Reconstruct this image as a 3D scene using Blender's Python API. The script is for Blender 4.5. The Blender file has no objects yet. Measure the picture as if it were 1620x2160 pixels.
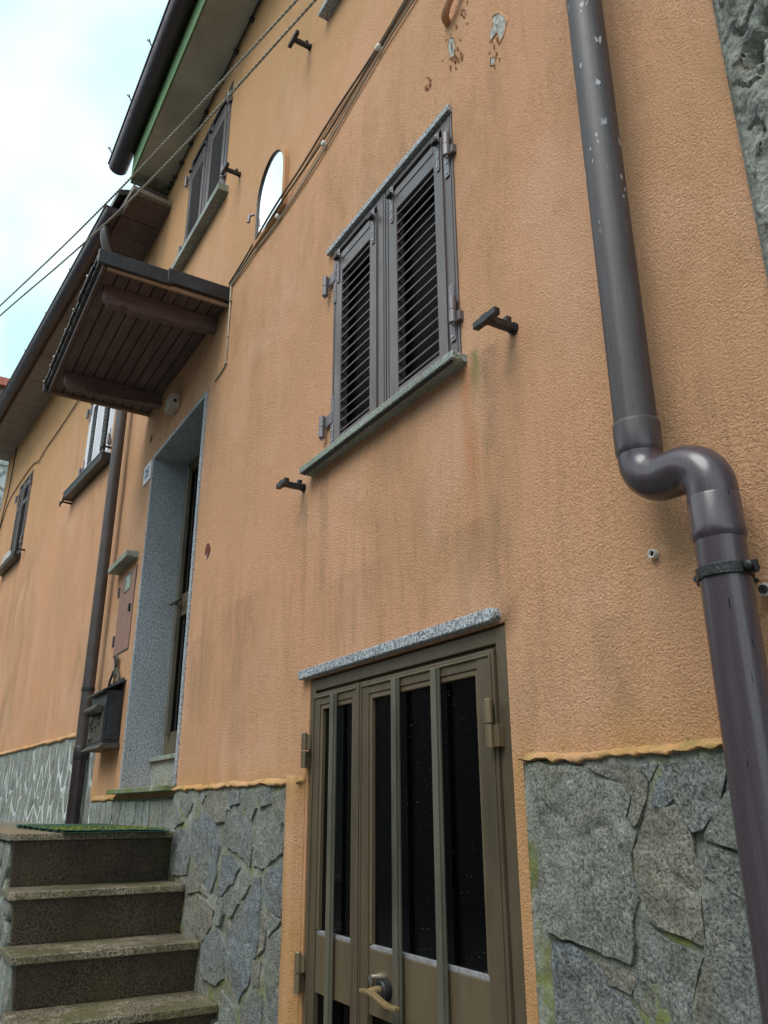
import bpy, bmesh, math, random
from mathutils import Vector, Matrix, noise
random.seed(7)
R = math.radians
scn = bpy.context.scene
C = scn.collection

# ---------------------------------------------------------------- camera
cam_d = bpy.data.cameras.new('camera'); cam = bpy.data.objects.new('camera', cam_d); C.objects.link(cam)
scn.camera = cam
PITCH, ROLL, YAW = 0.351974161, -0.00365861, 1.02757946
fwd = Vector((-math.sin(YAW)*math.cos(PITCH), math.cos(YAW)*math.cos(PITCH), math.sin(PITCH)))
rgt = Vector((math.cos(YAW), math.sin(YAW), 0)); upv = rgt.cross(fwd)
r2 = math.cos(ROLL)*rgt + math.sin(ROLL)*upv; u2 = -math.sin(ROLL)*rgt + math.cos(ROLL)*upv
m = Matrix((r2, u2, -fwd)).transposed().to_4x4(); m.translation = Vector((0, -1.5, 1.57)); cam.matrix_world = m
cam_d.sensor_fit = 'VERTICAL'; cam_d.sensor_height = 36.0; cam_d.lens = 1702.28764/2160*36.0
cam_d.clip_start = 0.05; cam_d.clip_end = 2000

# ---------------------------------------------------------------- world, sun, exposure
world = bpy.data.worlds.new('World'); scn.world = world; world.use_nodes = True
wn = world.node_tree.nodes; wl = world.node_tree.links; wn.clear()
SUN_EL, SUN_ROT = R(58), R(195)
sky = wn.new('ShaderNodeTexSky'); sky.sky_type = 'NISHITA'; sky.sun_disc = False
sky.sun_elevation = SUN_EL; sky.sun_rotation = SUN_ROT; sky.dust_density = 3.0
tc = wn.new('ShaderNodeTexCoord')
cn = wn.new('ShaderNodeTexNoise'); cn.inputs['Scale'].default_value = 2.2; cn.inputs['Detail'].default_value = 4; cn.inputs['Roughness'].default_value = 0.45
cr = wn.new('ShaderNodeValToRGB')
cr.color_ramp.elements[0].position = 0.41; cr.color_ramp.elements[0].color = (5.6, 9.4, 10.6, 1)
cr.color_ramp.elements[1].position = 0.60; cr.color_ramp.elements[1].color = (14.8, 15.6, 16.0, 1)
mx = wn.new('ShaderNodeMixRGB'); mx.inputs['Fac'].default_value = 0.88
bg = wn.new('ShaderNodeBackground'); bg.inputs['Strength'].default_value = 0.07
wo = wn.new('ShaderNodeOutputWorld')
wl.new(tc.outputs['Generated'], cn.inputs['Vector']); wl.new(cn.outputs['Fac'], cr.inputs['Fac'])
wl.new(sky.outputs['Color'], mx.inputs['Color1']); wl.new(cr.outputs['Color'], mx.inputs['Color2'])
wl.new(mx.outputs['Color'], bg.inputs['Color']); wl.new(bg.outputs['Background'], wo.inputs['Surface'])
sd = bpy.data.lights.new('sun', 'SUN'); sd.energy = 1.5; sd.angle = R(35); sd.color = (1.0, 0.965, 0.92)
sun = bpy.data.objects.new('sun', sd); C.objects.link(sun)
sun_dir = Vector((0.18, -0.52, 0.84)).normalized()     # towards the sun
sun.rotation_euler = sun_dir.to_track_quat('Z', 'Y').to_euler()
sky.sun_elevation = math.asin(sun_dir.z); sky.sun_rotation = math.atan2(sun_dir.x, sun_dir.y)
scn.view_settings.view_transform = 'Standard'; scn.view_settings.look = 'None'
scn.view_settings.exposure = 0.70; scn.view_settings.gamma = 1.0; scn.view_settings.use_curve_mapping = False

# ---------------------------------------------------------------- materials
class NT:
    def __init__(s, name):
        s.m = bpy.data.materials.new(name); s.m.use_nodes = True; s.t = s.m.node_tree; s.n = s.t.nodes
        s.b = s.n['Principled BSDF']; s.g = s.n.new('ShaderNodeNewGeometry'); s.pos = s.g.outputs['Position']
    def link(s, a, b): s.t.links.new(a, b)
    def mapv(s, sc=(1, 1, 1), loc=(0, 0, 0)):
        k = s.n.new('ShaderNodeMapping'); k.inputs['Scale'].default_value = sc; k.inputs['Location'].default_value = loc
        s.link(s.pos, k.inputs['Vector']); return k.outputs[0]
    def noise(s, scale, detail=3, rough=0.5, vec=None, dist=0.0):
        k = s.n.new('ShaderNodeTexNoise'); k.inputs['Scale'].default_value = scale; k.inputs['Detail'].default_value = detail
        k.inputs['Roughness'].default_value = rough; k.inputs['Distortion'].default_value = dist
        s.link(vec if vec is not None else s.pos, k.inputs['Vector']); return k.outputs['Fac']
    def voro(s, scale, vec=None, feat='F1', out='Distance', rnd=1.0):
        k = s.n.new('ShaderNodeTexVoronoi'); k.inputs['Scale'].default_value = scale; k.feature = feat
        k.inputs['Randomness'].default_value = rnd
        s.link(vec if vec is not None else s.pos, k.inputs['Vector']); return k.outputs[out]
    def ramp(s, fac, *stops):
        k = s.n.new('ShaderNodeValToRGB'); e = k.color_ramp.elements
        while len(e) < len(stops): e.new(0.5)
        for i, (p, c) in enumerate(stops):
            e[i].position = p; e[i].color = (c, c, c, 1) if not hasattr(c, '__len__') else (*c, 1)
        s.link(fac, k.inputs['Fac']); return k.outputs['Color']
    def mix(s, fac, a, b, mode='MIX'):
        k = s.n.new('ShaderNodeMixRGB'); k.blend_type = mode
        for q, v in (('Fac', fac), ('Color1', a), ('Color2', b)):
            if hasattr(v, 'links'): s.link(v, k.inputs[q])
            elif q == 'Fac': k.inputs[q].default_value = v
            else: k.inputs[q].default_value = (*v, 1)
        return k.outputs['Color']
    def math(s, op, a, b=0.0, clamp=False):
        k = s.n.new('ShaderNodeMath'); k.operation = op; k.use_clamp = clamp
        for i, v in enumerate((a, b)):
            if hasattr(v, 'links'): s.link(v, k.inputs[i])
            else: k.inputs[i].default_value = v
        return k.outputs[0]
    def maprange(s, v, a, b, c=0.0, d=1.0):
        k = s.n.new('ShaderNodeMapRange'); k.interpolation_type = 'SMOOTHSTEP'
        s.link(v, k.inputs[0])
        for i, q in enumerate((a, b, c, d)): k.inputs[i+1].default_value = q
        return k.outputs[0]
    def sep(s):
        k = s.n.new('ShaderNodeSeparateXYZ'); s.link(s.pos, k.inputs[0]); return k.outputs
    def bump(s, *hs):
        prev = None
        for h, dist, st in hs:
            k = s.n.new('ShaderNodeBump'); k.inputs['Distance'].default_value = dist; k.inputs['Strength'].default_value = st
            s.link(h, k.inputs['Height'])
            if prev is not None: s.link(prev, k.inputs['Normal'])
            prev = k.outputs[0]
        s.link(prev, s.b.inputs['Normal'])
    def out(s, col=None, rough=0.8, metal=0.0, spec=None):
        for q, v in (('Base Color', col), ('Roughness', rough), ('Metallic', metal)):
            if v is None: continue
            if hasattr(v, 'links'): s.link(v, s.b.inputs[q])
            elif q == 'Base Color': s.b.inputs[q].default_value = (*v, 1)
            else: s.b.inputs[q].default_value = v
        if spec is not None: s.b.inputs['Specular IOR Level'].default_value = spec
        return s.m

def mask_run(t, X, Z, x0, w, ztop, length, tilt=0.0):
    """a stain that runs down from (x0, ztop): narrow gaussian in x, fading over its length"""
    dx = t.math('SUBTRACT', X, x0)
    a = t.maprange(t.math('ABSOLUTE', dx), 0.0, w, 1.0, 0.0)
    b = t.maprange(Z, ztop-length, ztop, 0.0, 1.0)
    c = t.maprange(Z, ztop, ztop+0.03, 1.0, 0.0)
    return t.math('MULTIPLY', t.math('MULTIPLY', a, b), c)

def mat_plaster(lip=False):
    t = NT('ochre_plaster_lip' if lip else 'orange_plaster'); X, Y, Z = t.sep()
    big = t.noise(0.8, 4, 0.55, t.mapv((1.0, 1.0, 0.8)))
    col = t.mix(t.ramp(big, (0.38, 0), (0.62, 1)), (0.74, 0.380, 0.208), (0.64, 0.352, 0.183))
    if lip: col = t.mix(0.6, col, (0.70, 0.40, 0.15))
    blot = t.ramp(t.noise(0.75, 3, 0.5, t.mapv((1, 1, 0.9), (7, 1, 3))), (0.42, 0.15), (0.60, 1))
    st = t.noise(4.2, 6, 0.68, t.mapv((1.0, 1.0, 0.28), (0, 0, 2)), 0.35)
    col = t.mix(t.math('MULTIPLY', t.math('MULTIPLY', t.ramp(st, (0.46, 0), (0.70, 1)), blot), 0.75), col, (0.38, 0.225, 0.11))
    st3 = t.noise(15, 6, 0.7, t.mapv((1.0, 1.0, 0.12), (5, 0, 2)), 0.2)
    col = t.mix(t.math('MULTIPLY', t.math('MULTIPLY', t.ramp(st3, (0.55, 0), (0.72, 1)), blot), 0.55), col, (0.34, 0.20, 0.10))
    st2 = t.noise(1.9, 5, 0.62, t.mapv((1.0, 1.0, 0.7), (4, 2, 9)), 0.4)
    col = t.mix(t.math('MULTIPLY', t.ramp(st2, (0.50, 0), (0.70, 1)), 0.55), col, (0.80, 0.475, 0.32))
    dr = t.noise(20, 6, 0.72, t.mapv((1.0, 1.0, 0.085), (8, 0, 1)), 0.15)
    band = t.math('MULTIPLY', t.maprange(Z, 1.75, 2.25), t.maprange(Z, 2.45, 3.0, 1, 0))
    band = t.math('MULTIPLY', band, t.ramp(t.noise(1.7, 3, 0.5, t.mapv((1, 1, 0.5), (3, 3, 3))), (0.38, 0.1), (0.55, 1)))
    col = t.mix(t.math('MULTIPLY', t.math('MULTIPLY', t.ramp(dr, (0.48, 0), (0.66, 1)), band), 0.52), col, (0.36, 0.215, 0.115))
    sp = t.noise(12, 5, 0.7, t.mapv((1, 1, 0.6), (1, 5, 3)))
    col = t.mix(t.math('MULTIPLY', t.ramp(sp, (0.60, 0), (0.74, 1)), 0.35), col, (0.46, 0.19, 0.06))
    tick = t.math('MULTIPLY', t.ramp(t.voro(13, t.mapv((1, 1, 0.22), (2, 0, 5))), (0.0, 1), (0.045, 1), (0.075, 0)), t.ramp(t.noise(1.6, 3), (0.48, 0), (0.54, 1)))
    col = t.mix(t.math('MULTIPLY', tick, 0.55), col, (0.36, 0.14, 0.045))
    fine = t.noise(150, 4, 0.8)
    col = t.mix(t.ramp(fine, (0.34, 0.0), (0.60, 1)), t.mix(0.36, col, (0.18, 0.085, 0.04)), t.mix(0.09, col, (0.95, 0.75, 0.55)))
    wob = t.math('MULTIPLY', t.math('SUBTRACT', t.noise(3.0, 3, 0.5, t.mapv((1, 1, 0.3))), 0.5), 0.14)
    Xw = t.math('ADD', X, wob)
    col = t.mix(t.maprange(Z, 4.0, 7.2, 0.0, 0.55), col, (0.54, 0.32, 0.125))
    brk = t.ramp(t.noise(7, 5, 0.65, t.mapv((1, 1, 0.5))), (0.36, 0.10), (0.62, 1))
    runs = [(-1.80, 0.085, 2.99, 1.35, 0.72), (-2.98, 0.07, 2.96, 0.9, 0.65), (-3.20, 0.05, 2.95, 0.9, 0.6), (-1.68, 0.04, 2.97, 0.5, 0.5),
            (-4.46, 0.05, 5.80, 0.6, 0.40), (-3.33, 0.05, 5.87, 0.6, 0.40), (-1.93, 0.10, 4.6, 0.35, 0.35), (-4.64, 0.16, 2.5, 1.0, 0.45),
            (-2.35, 0.30, 2.9, 0.9, 0.25), (-3.9, 0.5, 2.6, 1.1, 0.42), (-1.40, 0.10, 2.0, 0.42, 0.6), (-1.95, 0.30, 2.42, 0.34, 0.5), (-6.9, 0.16, 6.8, 2.2, 0.55), (-2.7, 0.4, 2.45, 0.45, 0.3)]
    for x0, w, zt, ln, k in runs:
        mk = mask_run(t, Xw, Z, x0, w, zt, ln)
        col = t.mix(t.math('MULTIPLY', t.math('MULTIPLY', mk, k), brk), col, (0.235, 0.165, 0.095))
    og = t.math('MULTIPLY', mask_run(t, Xw, Z, -1.93, 0.07, 2.97, 0.8), 0.7)
    col = t.mix(t.math('MULTIPLY', og, brk), col, (0.55, 0.20, 0.055))
    gm = t.math('MULTIPLY', mask_run(t, Xw, Z, -1.885, 0.045, 3.02, 0.35), 0.85)
    col = t.mix(t.math('MULTIPLY', gm, brk), col, (0.16, 0.20, 0.06))
    low = t.math('MULTIPLY', t.maprange(Z, 1.66, 1.84, 0.50, 0.0), brk)
    col = t.mix(low, col, (0.50, 0.28, 0.07))
    if lip:
        mk = t.ramp(t.noise(13, 6, 0.7), (0.50, 0), (0.62, 1))
        col = t.mix(t.math('MULTIPLY', mk, 0.65), col, (0.24, 0.22, 0.06))
    grain = t.noise(230, 3, 0.65); g2 = t.noise(135, 3, 0.65)
    t.bump((t.noise(7, 4, 0.5), 0.012, 0.5), (g2, 0.0085, 0.85), (grain, 0.005, 0.9))
    return t.out(col, 0.88, spec=0.22)

def mat_granite(name, light, dark, moss=0.0, mosscol=(0.10, 0.14, 0.03), scale=150, rough=0.6):
    t = NT(name)
    v = t.noise(scale, 2, 0.6); v2 = t.noise(scale*0.55, 3, 0.7, t.mapv((1, 1, 1), (3, 3, 3)))
    col = t.mix(t.ramp(v, (0.42, 0), (0.56, 1)), dark, light)
    col = t.mix(t.math('MULTIPLY', t.ramp(v2, (0.55, 0), (0.62, 1)), 0.8), col, [0.55*a for a in dark])
    if moss:
        mk = t.ramp(t.noise(4.5, 5, 0.65), (0.55-moss*0.3, 0), (0.70-moss*0.3, 1))
        col = t.mix(t.math('MULTIPLY', mk, min(1.0, moss*1.4)), col, mosscol)
    stn = t.ramp(t.noise(3.5, 5, 0.65, t.mapv((1, 1, 0.6), (9, 2, 4))), (0.40, 0), (0.68, 1))
    col = t.mix(t.math('MULTIPLY', stn, 0.45 if moss else 0.22), col, [0.35*a for a in dark])
    if moss > 0.4:
        pale_blot = t.math('MULTIPLY', t.ramp(t.noise(11, 5, 0.7, t.mapv((1, 1, 1), (2, 6, 1))), (0.56, 0), (0.66, 1)), 0.45)  # random paler blotches in the stone colour
        col = t.mix(pale_blot, col, [min(1, 1.35*a) for a in light])
    t.bump((v, 0.002, 0.5), (t.noise(30, 4, 0.6), 0.003, 0.4))
    return t.out(col, rough, spec=0.4)

def mat_stone(name, base, var, moss=0.3, rough=0.75, bumpd=0.012, mosscol=(0.13, 0.15, 0.035), grain=1.0):
    t = NT(name); oi = t.n.new('ShaderNodeObjectInfo')
    rnd = oi.outputs['Random']
    off = t.n.new('ShaderNodeVectorMath'); off.operation = 'MULTIPLY_ADD'
    cmb = t.n.new('ShaderNodeCombineXYZ')
    for q in range(3): t.link(rnd, cmb.inputs[q])
    t.link(cmb.outputs[0], off.inputs[0]); off.inputs[1].default_value = (40, 17, 29); t.link(t.pos, off.inputs[2]); P = off.outputs[0]
    c0 = t.mix(rnd, base, var)
    wide = t.noise(5.5, 5, 0.6, P, 0.6)
    col = t.mix(t.ramp(wide, (0.36, 0), (0.60, 1)), t.mix(0.60, c0, (0.04, 0.045, 0.035)), t.mix(0.18, c0, (0.50, 0.54, 0.52)))
    rustm = t.math('MULTIPLY', t.ramp(t.noise(4.1, 5, 0.62, P, 0.8), (0.50, 0), (0.60, 1)), 0.65)
    col = t.mix(rustm, col, (0.27, 0.22, 0.12))
    mid = t.noise(38, 6, 0.75, P, 0.5)
    col = t.mix(t.ramp(mid, (0.36, 0), (0.60, 1)), t.mix(0.55, col, (0.015, 0.018, 0.018)), t.mix(0.22, col, (0.60, 0.64, 0.62)))
    fine = t.noise(140, 4, 0.8, P)
    mod = t.ramp(t.noise(9, 3, 0.5, P), (0.3, 0.6), (0.7, 1.0))
    f2 = t.mix(t.ramp(fine, (0.38, 0), (0.60, 1)), t.mix(0.80*grain, col, (0.008, 0.010, 0.010)), t.mix(0.40*grain, col, (0.80, 0.83, 0.76)))
    col = t.mix(mod, col, f2)
    mk = t.math('MULTIPLY', t.ramp(t.noise(6.5, 6, 0.7), (0.50, 0), (0.64, 1)), moss)
    col = t.mix(mk, col, mosscol)
    t.bump((wide, bumpd*2.2, 0.9), (mid, bumpd*2.0, 1.0), (fine, bumpd*0.6, 0.9))
    return t.out(col, rough, spec=0.4)

def mat_metal(name, col, rough=0.35, metal=0.6, grime=(0.03, 0.03, 0.02), amt=0.35):
    t = NT(name)
    g = t.math('MULTIPLY', t.ramp(t.noise(9, 5, 0.65, t.mapv((1, 1, 0.25))), (0.45, 0), (0.72, 1)), amt)
    c = t.mix(g, col, grime)
    sp = t.math('MULTIPLY', t.ramp(t.voro(90), (0.0, 1), (0.09, 1), (0.12, 0)), 0.25)
    c = t.mix(sp, c, [min(1, a*2.2+0.08) for a in col])
    rg = t.ramp(t.noise(14, 4, 0.6, t.mapv((1, 1, 0.3))), (0.3, rough*0.75), (0.7, min(1, rough*1.5)))
    t.bump((t.noise(40, 3, 0.6, t.mapv((1, 1, 0.15))), 0.001, 0.25))
    return t.out(c, rg, metal)

def mat_plain(name, col, rough=0.6, metal=0.0, var=0.3, scale=12, bump=0.002, spec=None, vs=(1, 1, 1)):
    t = NT(name)
    n = t.noise(scale, 5, 0.65, t.mapv(vs))
    c = t.mix(t.ramp(n, (0.3, 0), (0.7, 1)), [a*(1-var) for a in col], [min(1, a*(1+var)) for a in col])
    t.bump((t.noise(scale*4, 4, 0.6, t.mapv(vs)), bump, 0.6))
    return t.out(c, rough, metal, spec)

def mat_wood(name, col, var=0.4, rough=0.75, vs=(0.6, 8, 8)):
    t = NT(name); oi = t.n.new('ShaderNodeObjectInfo')
    n = t.noise(7, 6, 0.65, t.mapv(vs)); b = t.noise(2.0, 4, 0.6)
    c = t.mix(t.ramp(n, (0.3, 0), (0.7, 1)), [a*(1-var) for a in col], [min(1, a*(1+var)) for a in col])
    c = t.mix(t.math('MULTIPLY', t.ramp(b, (0.45, 0), (0.65, 1)), 0.5), c, [a*0.4 for a in col])
    c = t.mix(t.math('MULTIPLY', oi.outputs['Random'], 0.35), c, [a*1.5 for a in col])
    t.bump((n, 0.003, 0.5))
    return t.out(c, rough, spec=0.3)

def mat_glass_dark():
    t = NT('dark_glass')
    v = t.voro(70, t.mapv((1, 1, 0.8))); n = t.noise(3.4, 3, 0.6)
    drops = t.math('MULTIPLY', t.ramp(v, (0.0, 1), (0.075, 1), (0.10, 0)), t.ramp(n, (0.47, 0), (0.56, 1)))
    c = t.mix(drops, (0.001, 0.001, 0.0015), (0.16, 0.16, 0.15))
    t.bump((drops, 0.002, 0.5))
    return t.out(c, 0.08, 0, 0.2)

def mat_pipe():
    t = NT('grey_brown_pipe'); X, Y, Z = t.sep()
    base = t.mix(t.maprange(Z, 2.33, 2.40), (0.060, 0.045, 0.055), (0.043, 0.034, 0.036))
    lines = t.noise(60, 4, 0.6, t.mapv((1, 1, 0.05)))
    base = t.mix(t.math('MULTIPLY', t.ramp(lines, (0.5, 0), (0.7, 1)), 0.45), base, (0.085, 0.09, 0.10))
    blk = t.math('MULTIPLY', t.ramp(t.voro(75, t.mapv((1, 1, 0.12), (3, 1, 0))), (0.0, 1), (0.09, 1), (0.12, 0)), t.ramp(t.noise(9, 3), (0.46, 0), (0.50, 1)))
    base = t.mix(blk, base, (0.004, 0.004, 0.005))
    v = t.noise(40, 2, 0.5, t.mapv((1, 1, 0.42), (0, 5, 2)))
    sel = t.ramp(t.noise(7, 3, 0.5, t.mapv((1, 1, 0.6), (1.5, 0, 0))), (0.40, 0), (0.44, 1))
    sp = t.math('MULTIPLY', t.math('MULTIPLY', t.ramp(v, (0.655, 0), (0.675, 1)), sel), t.maprange(Z, 2.9, 3.1))
    base = t.mix(t.math('MULTIPLY', sp, 0.8), base, (0.42, 0.43, 0.46))
    v3 = t.voro(95, t.mapv((1, 1, 0.5)))
    base = t.mix(t.math('MULTIPLY', t.ramp(v3, (0.0, 1), (0.07, 1), (0.10, 0)), 0.14), base, (0.4, 0.4, 0.4))
    rg = t.mix(t.maprange(Z, 2.33, 2.42), (0.26,)*3, (0.55,)*3)
    t.bump((t.noise(6, 3, 0.5), 0.006, 0.25), (lines, 0.0006, 0.3))
    return t.out(base, rg, 0.0, 0.6)

M = dict(
 plaster=mat_plaster(),
 granite=mat_granite('speckled_granite', (0.50, 0.54, 0.56), (0.13, 0.15, 0.17)),
 granite_far=mat_granite('coarse_speckled_granite', (0.47, 0.52, 0.55), (0.18, 0.205, 0.23), scale=125),
 granite_moss=mat_granite('mossy_granite', (0.38, 0.40, 0.34), (0.14, 0.15, 0.13), moss=0.6, mosscol=(0.15, 0.21, 0.03)),
 granite_green=mat_granite('green_stained_granite', (0.42, 0.46, 0.42), (0.15, 0.17, 0.15), moss=0.25, mosscol=(0.20, 0.25, 0.13)),
 step=mat_granite('wet_algae_stone_step', (0.36, 0.31, 0.23), (0.075, 0.060, 0.040), moss=0.44, mosscol=(0.10, 0.10, 0.035), scale=120, rough=0.30),
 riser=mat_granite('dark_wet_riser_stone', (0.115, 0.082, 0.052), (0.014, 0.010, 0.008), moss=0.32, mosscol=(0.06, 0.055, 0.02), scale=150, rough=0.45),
 stone=mat_stone('rough_grey_green_stone', (0.42, 0.46, 0.38), (0.16, 0.215, 0.25), moss=0.25),
 stone_brown=mat_stone('brownish_rough_stone', (0.42, 0.32, 0.17), (0.40, 0.31, 0.18), moss=0.15),
 stone_blue=mat_stone('bluish_rough_stone', (0.17, 0.26, 0.37), (0.15, 0.22, 0.32), moss=0.05),
 stone_smooth=mat_stone('smooth_green_slate', (0.17, 0.225, 0.195), (0.24, 0.28, 0.25), moss=0.12, rough=0.55, bumpd=0.004, grain=0.5),
 mortar=mat_stone('mossy_mortar', (0.52, 0.54, 0.43), (0.50, 0.52, 0.40), moss=0.8, bumpd=0.010, mosscol=(0.25, 0.29, 0.05), grain=0.5),
 lip=mat_plaster(True),
 mortar_white=mat_plain('pale_mortar', (0.46, 0.51, 0.50), 0.85, var=0.35, scale=9, bump=0.008),
 rough_wall=mat_stone('rough_cast_grey_render', (0.86, 0.90, 0.80), (0.86, 0.90, 0.80), moss=0.2, bumpd=0.012, grain=0.6),
 alu=mat_metal('brown_grey_shutter_aluminium', (0.122, 0.098, 0.096), 0.32, 0.25, amt=0.30),
 alu_pale=mat_metal('pale_shutter_aluminium', (0.70, 0.72, 0.76), 0.45, 0.0, (0.3, 0.3, 0.3), 0.2),
 steel=mat_metal('worn_hinge_steel', (0.21, 0.19, 0.20), 0.45, 0.5),
 rivet=mat_plain('rivet_metal', (0.5, 0.5, 0.5), 0.35, 0.8),
 bronze=mat_metal('bronze_anodised_aluminium', (0.150, 0.117, 0.076), 0.36, 0.45, (0.03, 0.035, 0.025), 0.35),
 bronze_light=mat_metal('bronze_panel', (0.205, 0.160, 0.098), 0.38, 0.5, (0.07, 0.055, 0.03), 0.4),
 bar=mat_metal('grey_green_door_bar', (0.165, 0.155, 0.118), 0.40, 0.4, (0.02, 0.025, 0.018), 0.6),
 brass=mat_metal('dull_brass', (0.36, 0.26, 0.13), 0.35, 0.6, (0.18, 0.13, 0.06), 0.2),
 chrome=mat_plain('chrome', (0.6, 0.6, 0.62), 0.2, 1.0, 0.05),
 silver=mat_plain('worn_silver_gasket', (0.42, 0.42, 0.44), 0.4, 0.5, 0.4, 60),
 glass=mat_glass_dark(),
 void=mat_plain('dark_interior', (0.004, 0.004, 0.005), 0.9, 0, 0.1),
 black=mat_plain('black_iron', (0.018, 0.021, 0.022), 0.42, 0.2, 0.5, 40, 0.004),
 gutter=mat_metal('dark_brown_gutter', (0.062, 0.044, 0.055), 0.34, 0.2),
 green=mat_plain('green_fascia_paint', (0.125, 0.235, 0.085), 0.6, 0, 0.2, 5, 0.002),
 soffit=mat_plain('grey_beige_soffit', (0.42, 0.415, 0.35), 0.9, 0, 0.22, 2.2, 0.004),
 board=mat_wood('grey_soffit_board', (0.24, 0.205, 0.17), 0.4, vs=(2, 6, 6)),
 darkwood=mat_wood('dark_brown_plank', (0.115, 0.080, 0.074), 0.4),
 beam=mat_wood('brown_painted_beam', (0.145, 0.098, 0.090), 0.3, vs=(8, 0.8, 8)),
 darkedge=mat_plain('dark_wet_edge', (0.018, 0.018, 0.022), 0.35, 0, 0.4, 14, 0.004),
 rawwood=mat_wood('bare_weathered_wood', (0.30, 0.20, 0.13), 0.35),
 tile=mat_plain('dark_wet_roof_tile', (0.035, 0.030, 0.032), 0.4, 0, 0.5, 20, 0.006),
 tile_red=mat_plain('red_roof_tile', (0.42, 0.13, 0.085), 0.7, 0, 0.25, 9),
 rope=mat_plain('twisted_grey_rope', (0.33, 0.32, 0.26), 0.8, 0, 0.35, 160, 0.001),
 cable=mat_plain('old_brown_cable', (0.16, 0.115, 0.075), 0.6, 0, 0.4, 12, 0.001),
 conduit=mat_plain('pale_painted_conduit', (0.42, 0.36, 0.27), 0.6, 0, 0.2),
 porcelain=mat_plain('glazed_white_insulator', (0.62, 0.60, 0.55), 0.25, 0, 0.1),
 paint_brown=mat_metal('faded_brown_sheet_metal', (0.30, 0.175, 0.135), 0.5, 0.15, (0.33, 0.13, 0.06), 0.45),
 window_green=mat_plain('grey_green_meter_window', (0.30, 0.40, 0.34), 0.3, 0, 0.25),
 mirror=mat_plain('mirror_glass', (0.93, 0.95, 0.96), 0.015, 1.0, 0.02, 3, 0.0),
 plate=mat_plain('white_enamel_plate', (0.80, 0.84, 0.88), 0.35, 0, 0.06),
 digit=mat_plain('blue_grey_digit_paint', (0.14, 0.20, 0.26), 0.5, 0, 0.2),
 plastic=mat_plain('beige_plastic', (0.42, 0.37, 0.29), 0.5, 0, 0.15),
 mailbox=mat_plain('black_enamel_metal', (0.032, 0.034, 0.042), 0.35, 0.3, 0.5, 18, 0.002),
 mailpat=mat_plain('patinated_grey_metal', (0.075, 0.066, 0.052), 0.5, 0.4, 0.5, 35, 0.004),
 mat_green=mat_plain('dark_green_grass_mat', (0.015, 0.065, 0.040), 0.85, 0, 0.5, 60, 0.01),
 mat_yellow=mat_plain('yellow_green_moss_fibre', (0.22, 0.25, 0.03), 0.85, 0, 0.5, 60, 0.01),
 bare=mat_plain('bare_grey_green_render', (0.42, 0.44, 0.39), 0.9, 0, 0.55, 60, 0.012),
 asphalt=mat_plain('wet_paving', (0.13, 0.125, 0.115), 0.5, 0, 0.3, 30, 0.004),
 opposite=mat_stone('opposite_dark_stone', (0.05, 0.055, 0.045), (0.05, 0.055, 0.045), moss=0.5),
 white_stone=mat_plain('whitish_lichen_stone', (0.42, 0.45, 0.43), 0.85, 0, 0.35, 8, 0.01),
 orange_raw=mat_plain('reddish_brick_in_hole', (0.16, 0.035, 0.02), 0.9, 0, 0.4, 60, 0.006),
 water=mat_plain('pale_water_drop', (0.75, 0.78, 0.80), 0.1, 0, 0.05, 5, 0),
 pipe=mat_pipe(),
 pipe_far=mat_plain('weathered_brown_pipe', (0.060, 0.050, 0.048), 0.45, 0, 0.25, 8, 0.001),
 pipe_dark=mat_plain('dark_lower_pipe', (0.022, 0.014, 0.016), 0.4, 0, 0.3, 12, 0.001),
)

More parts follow.
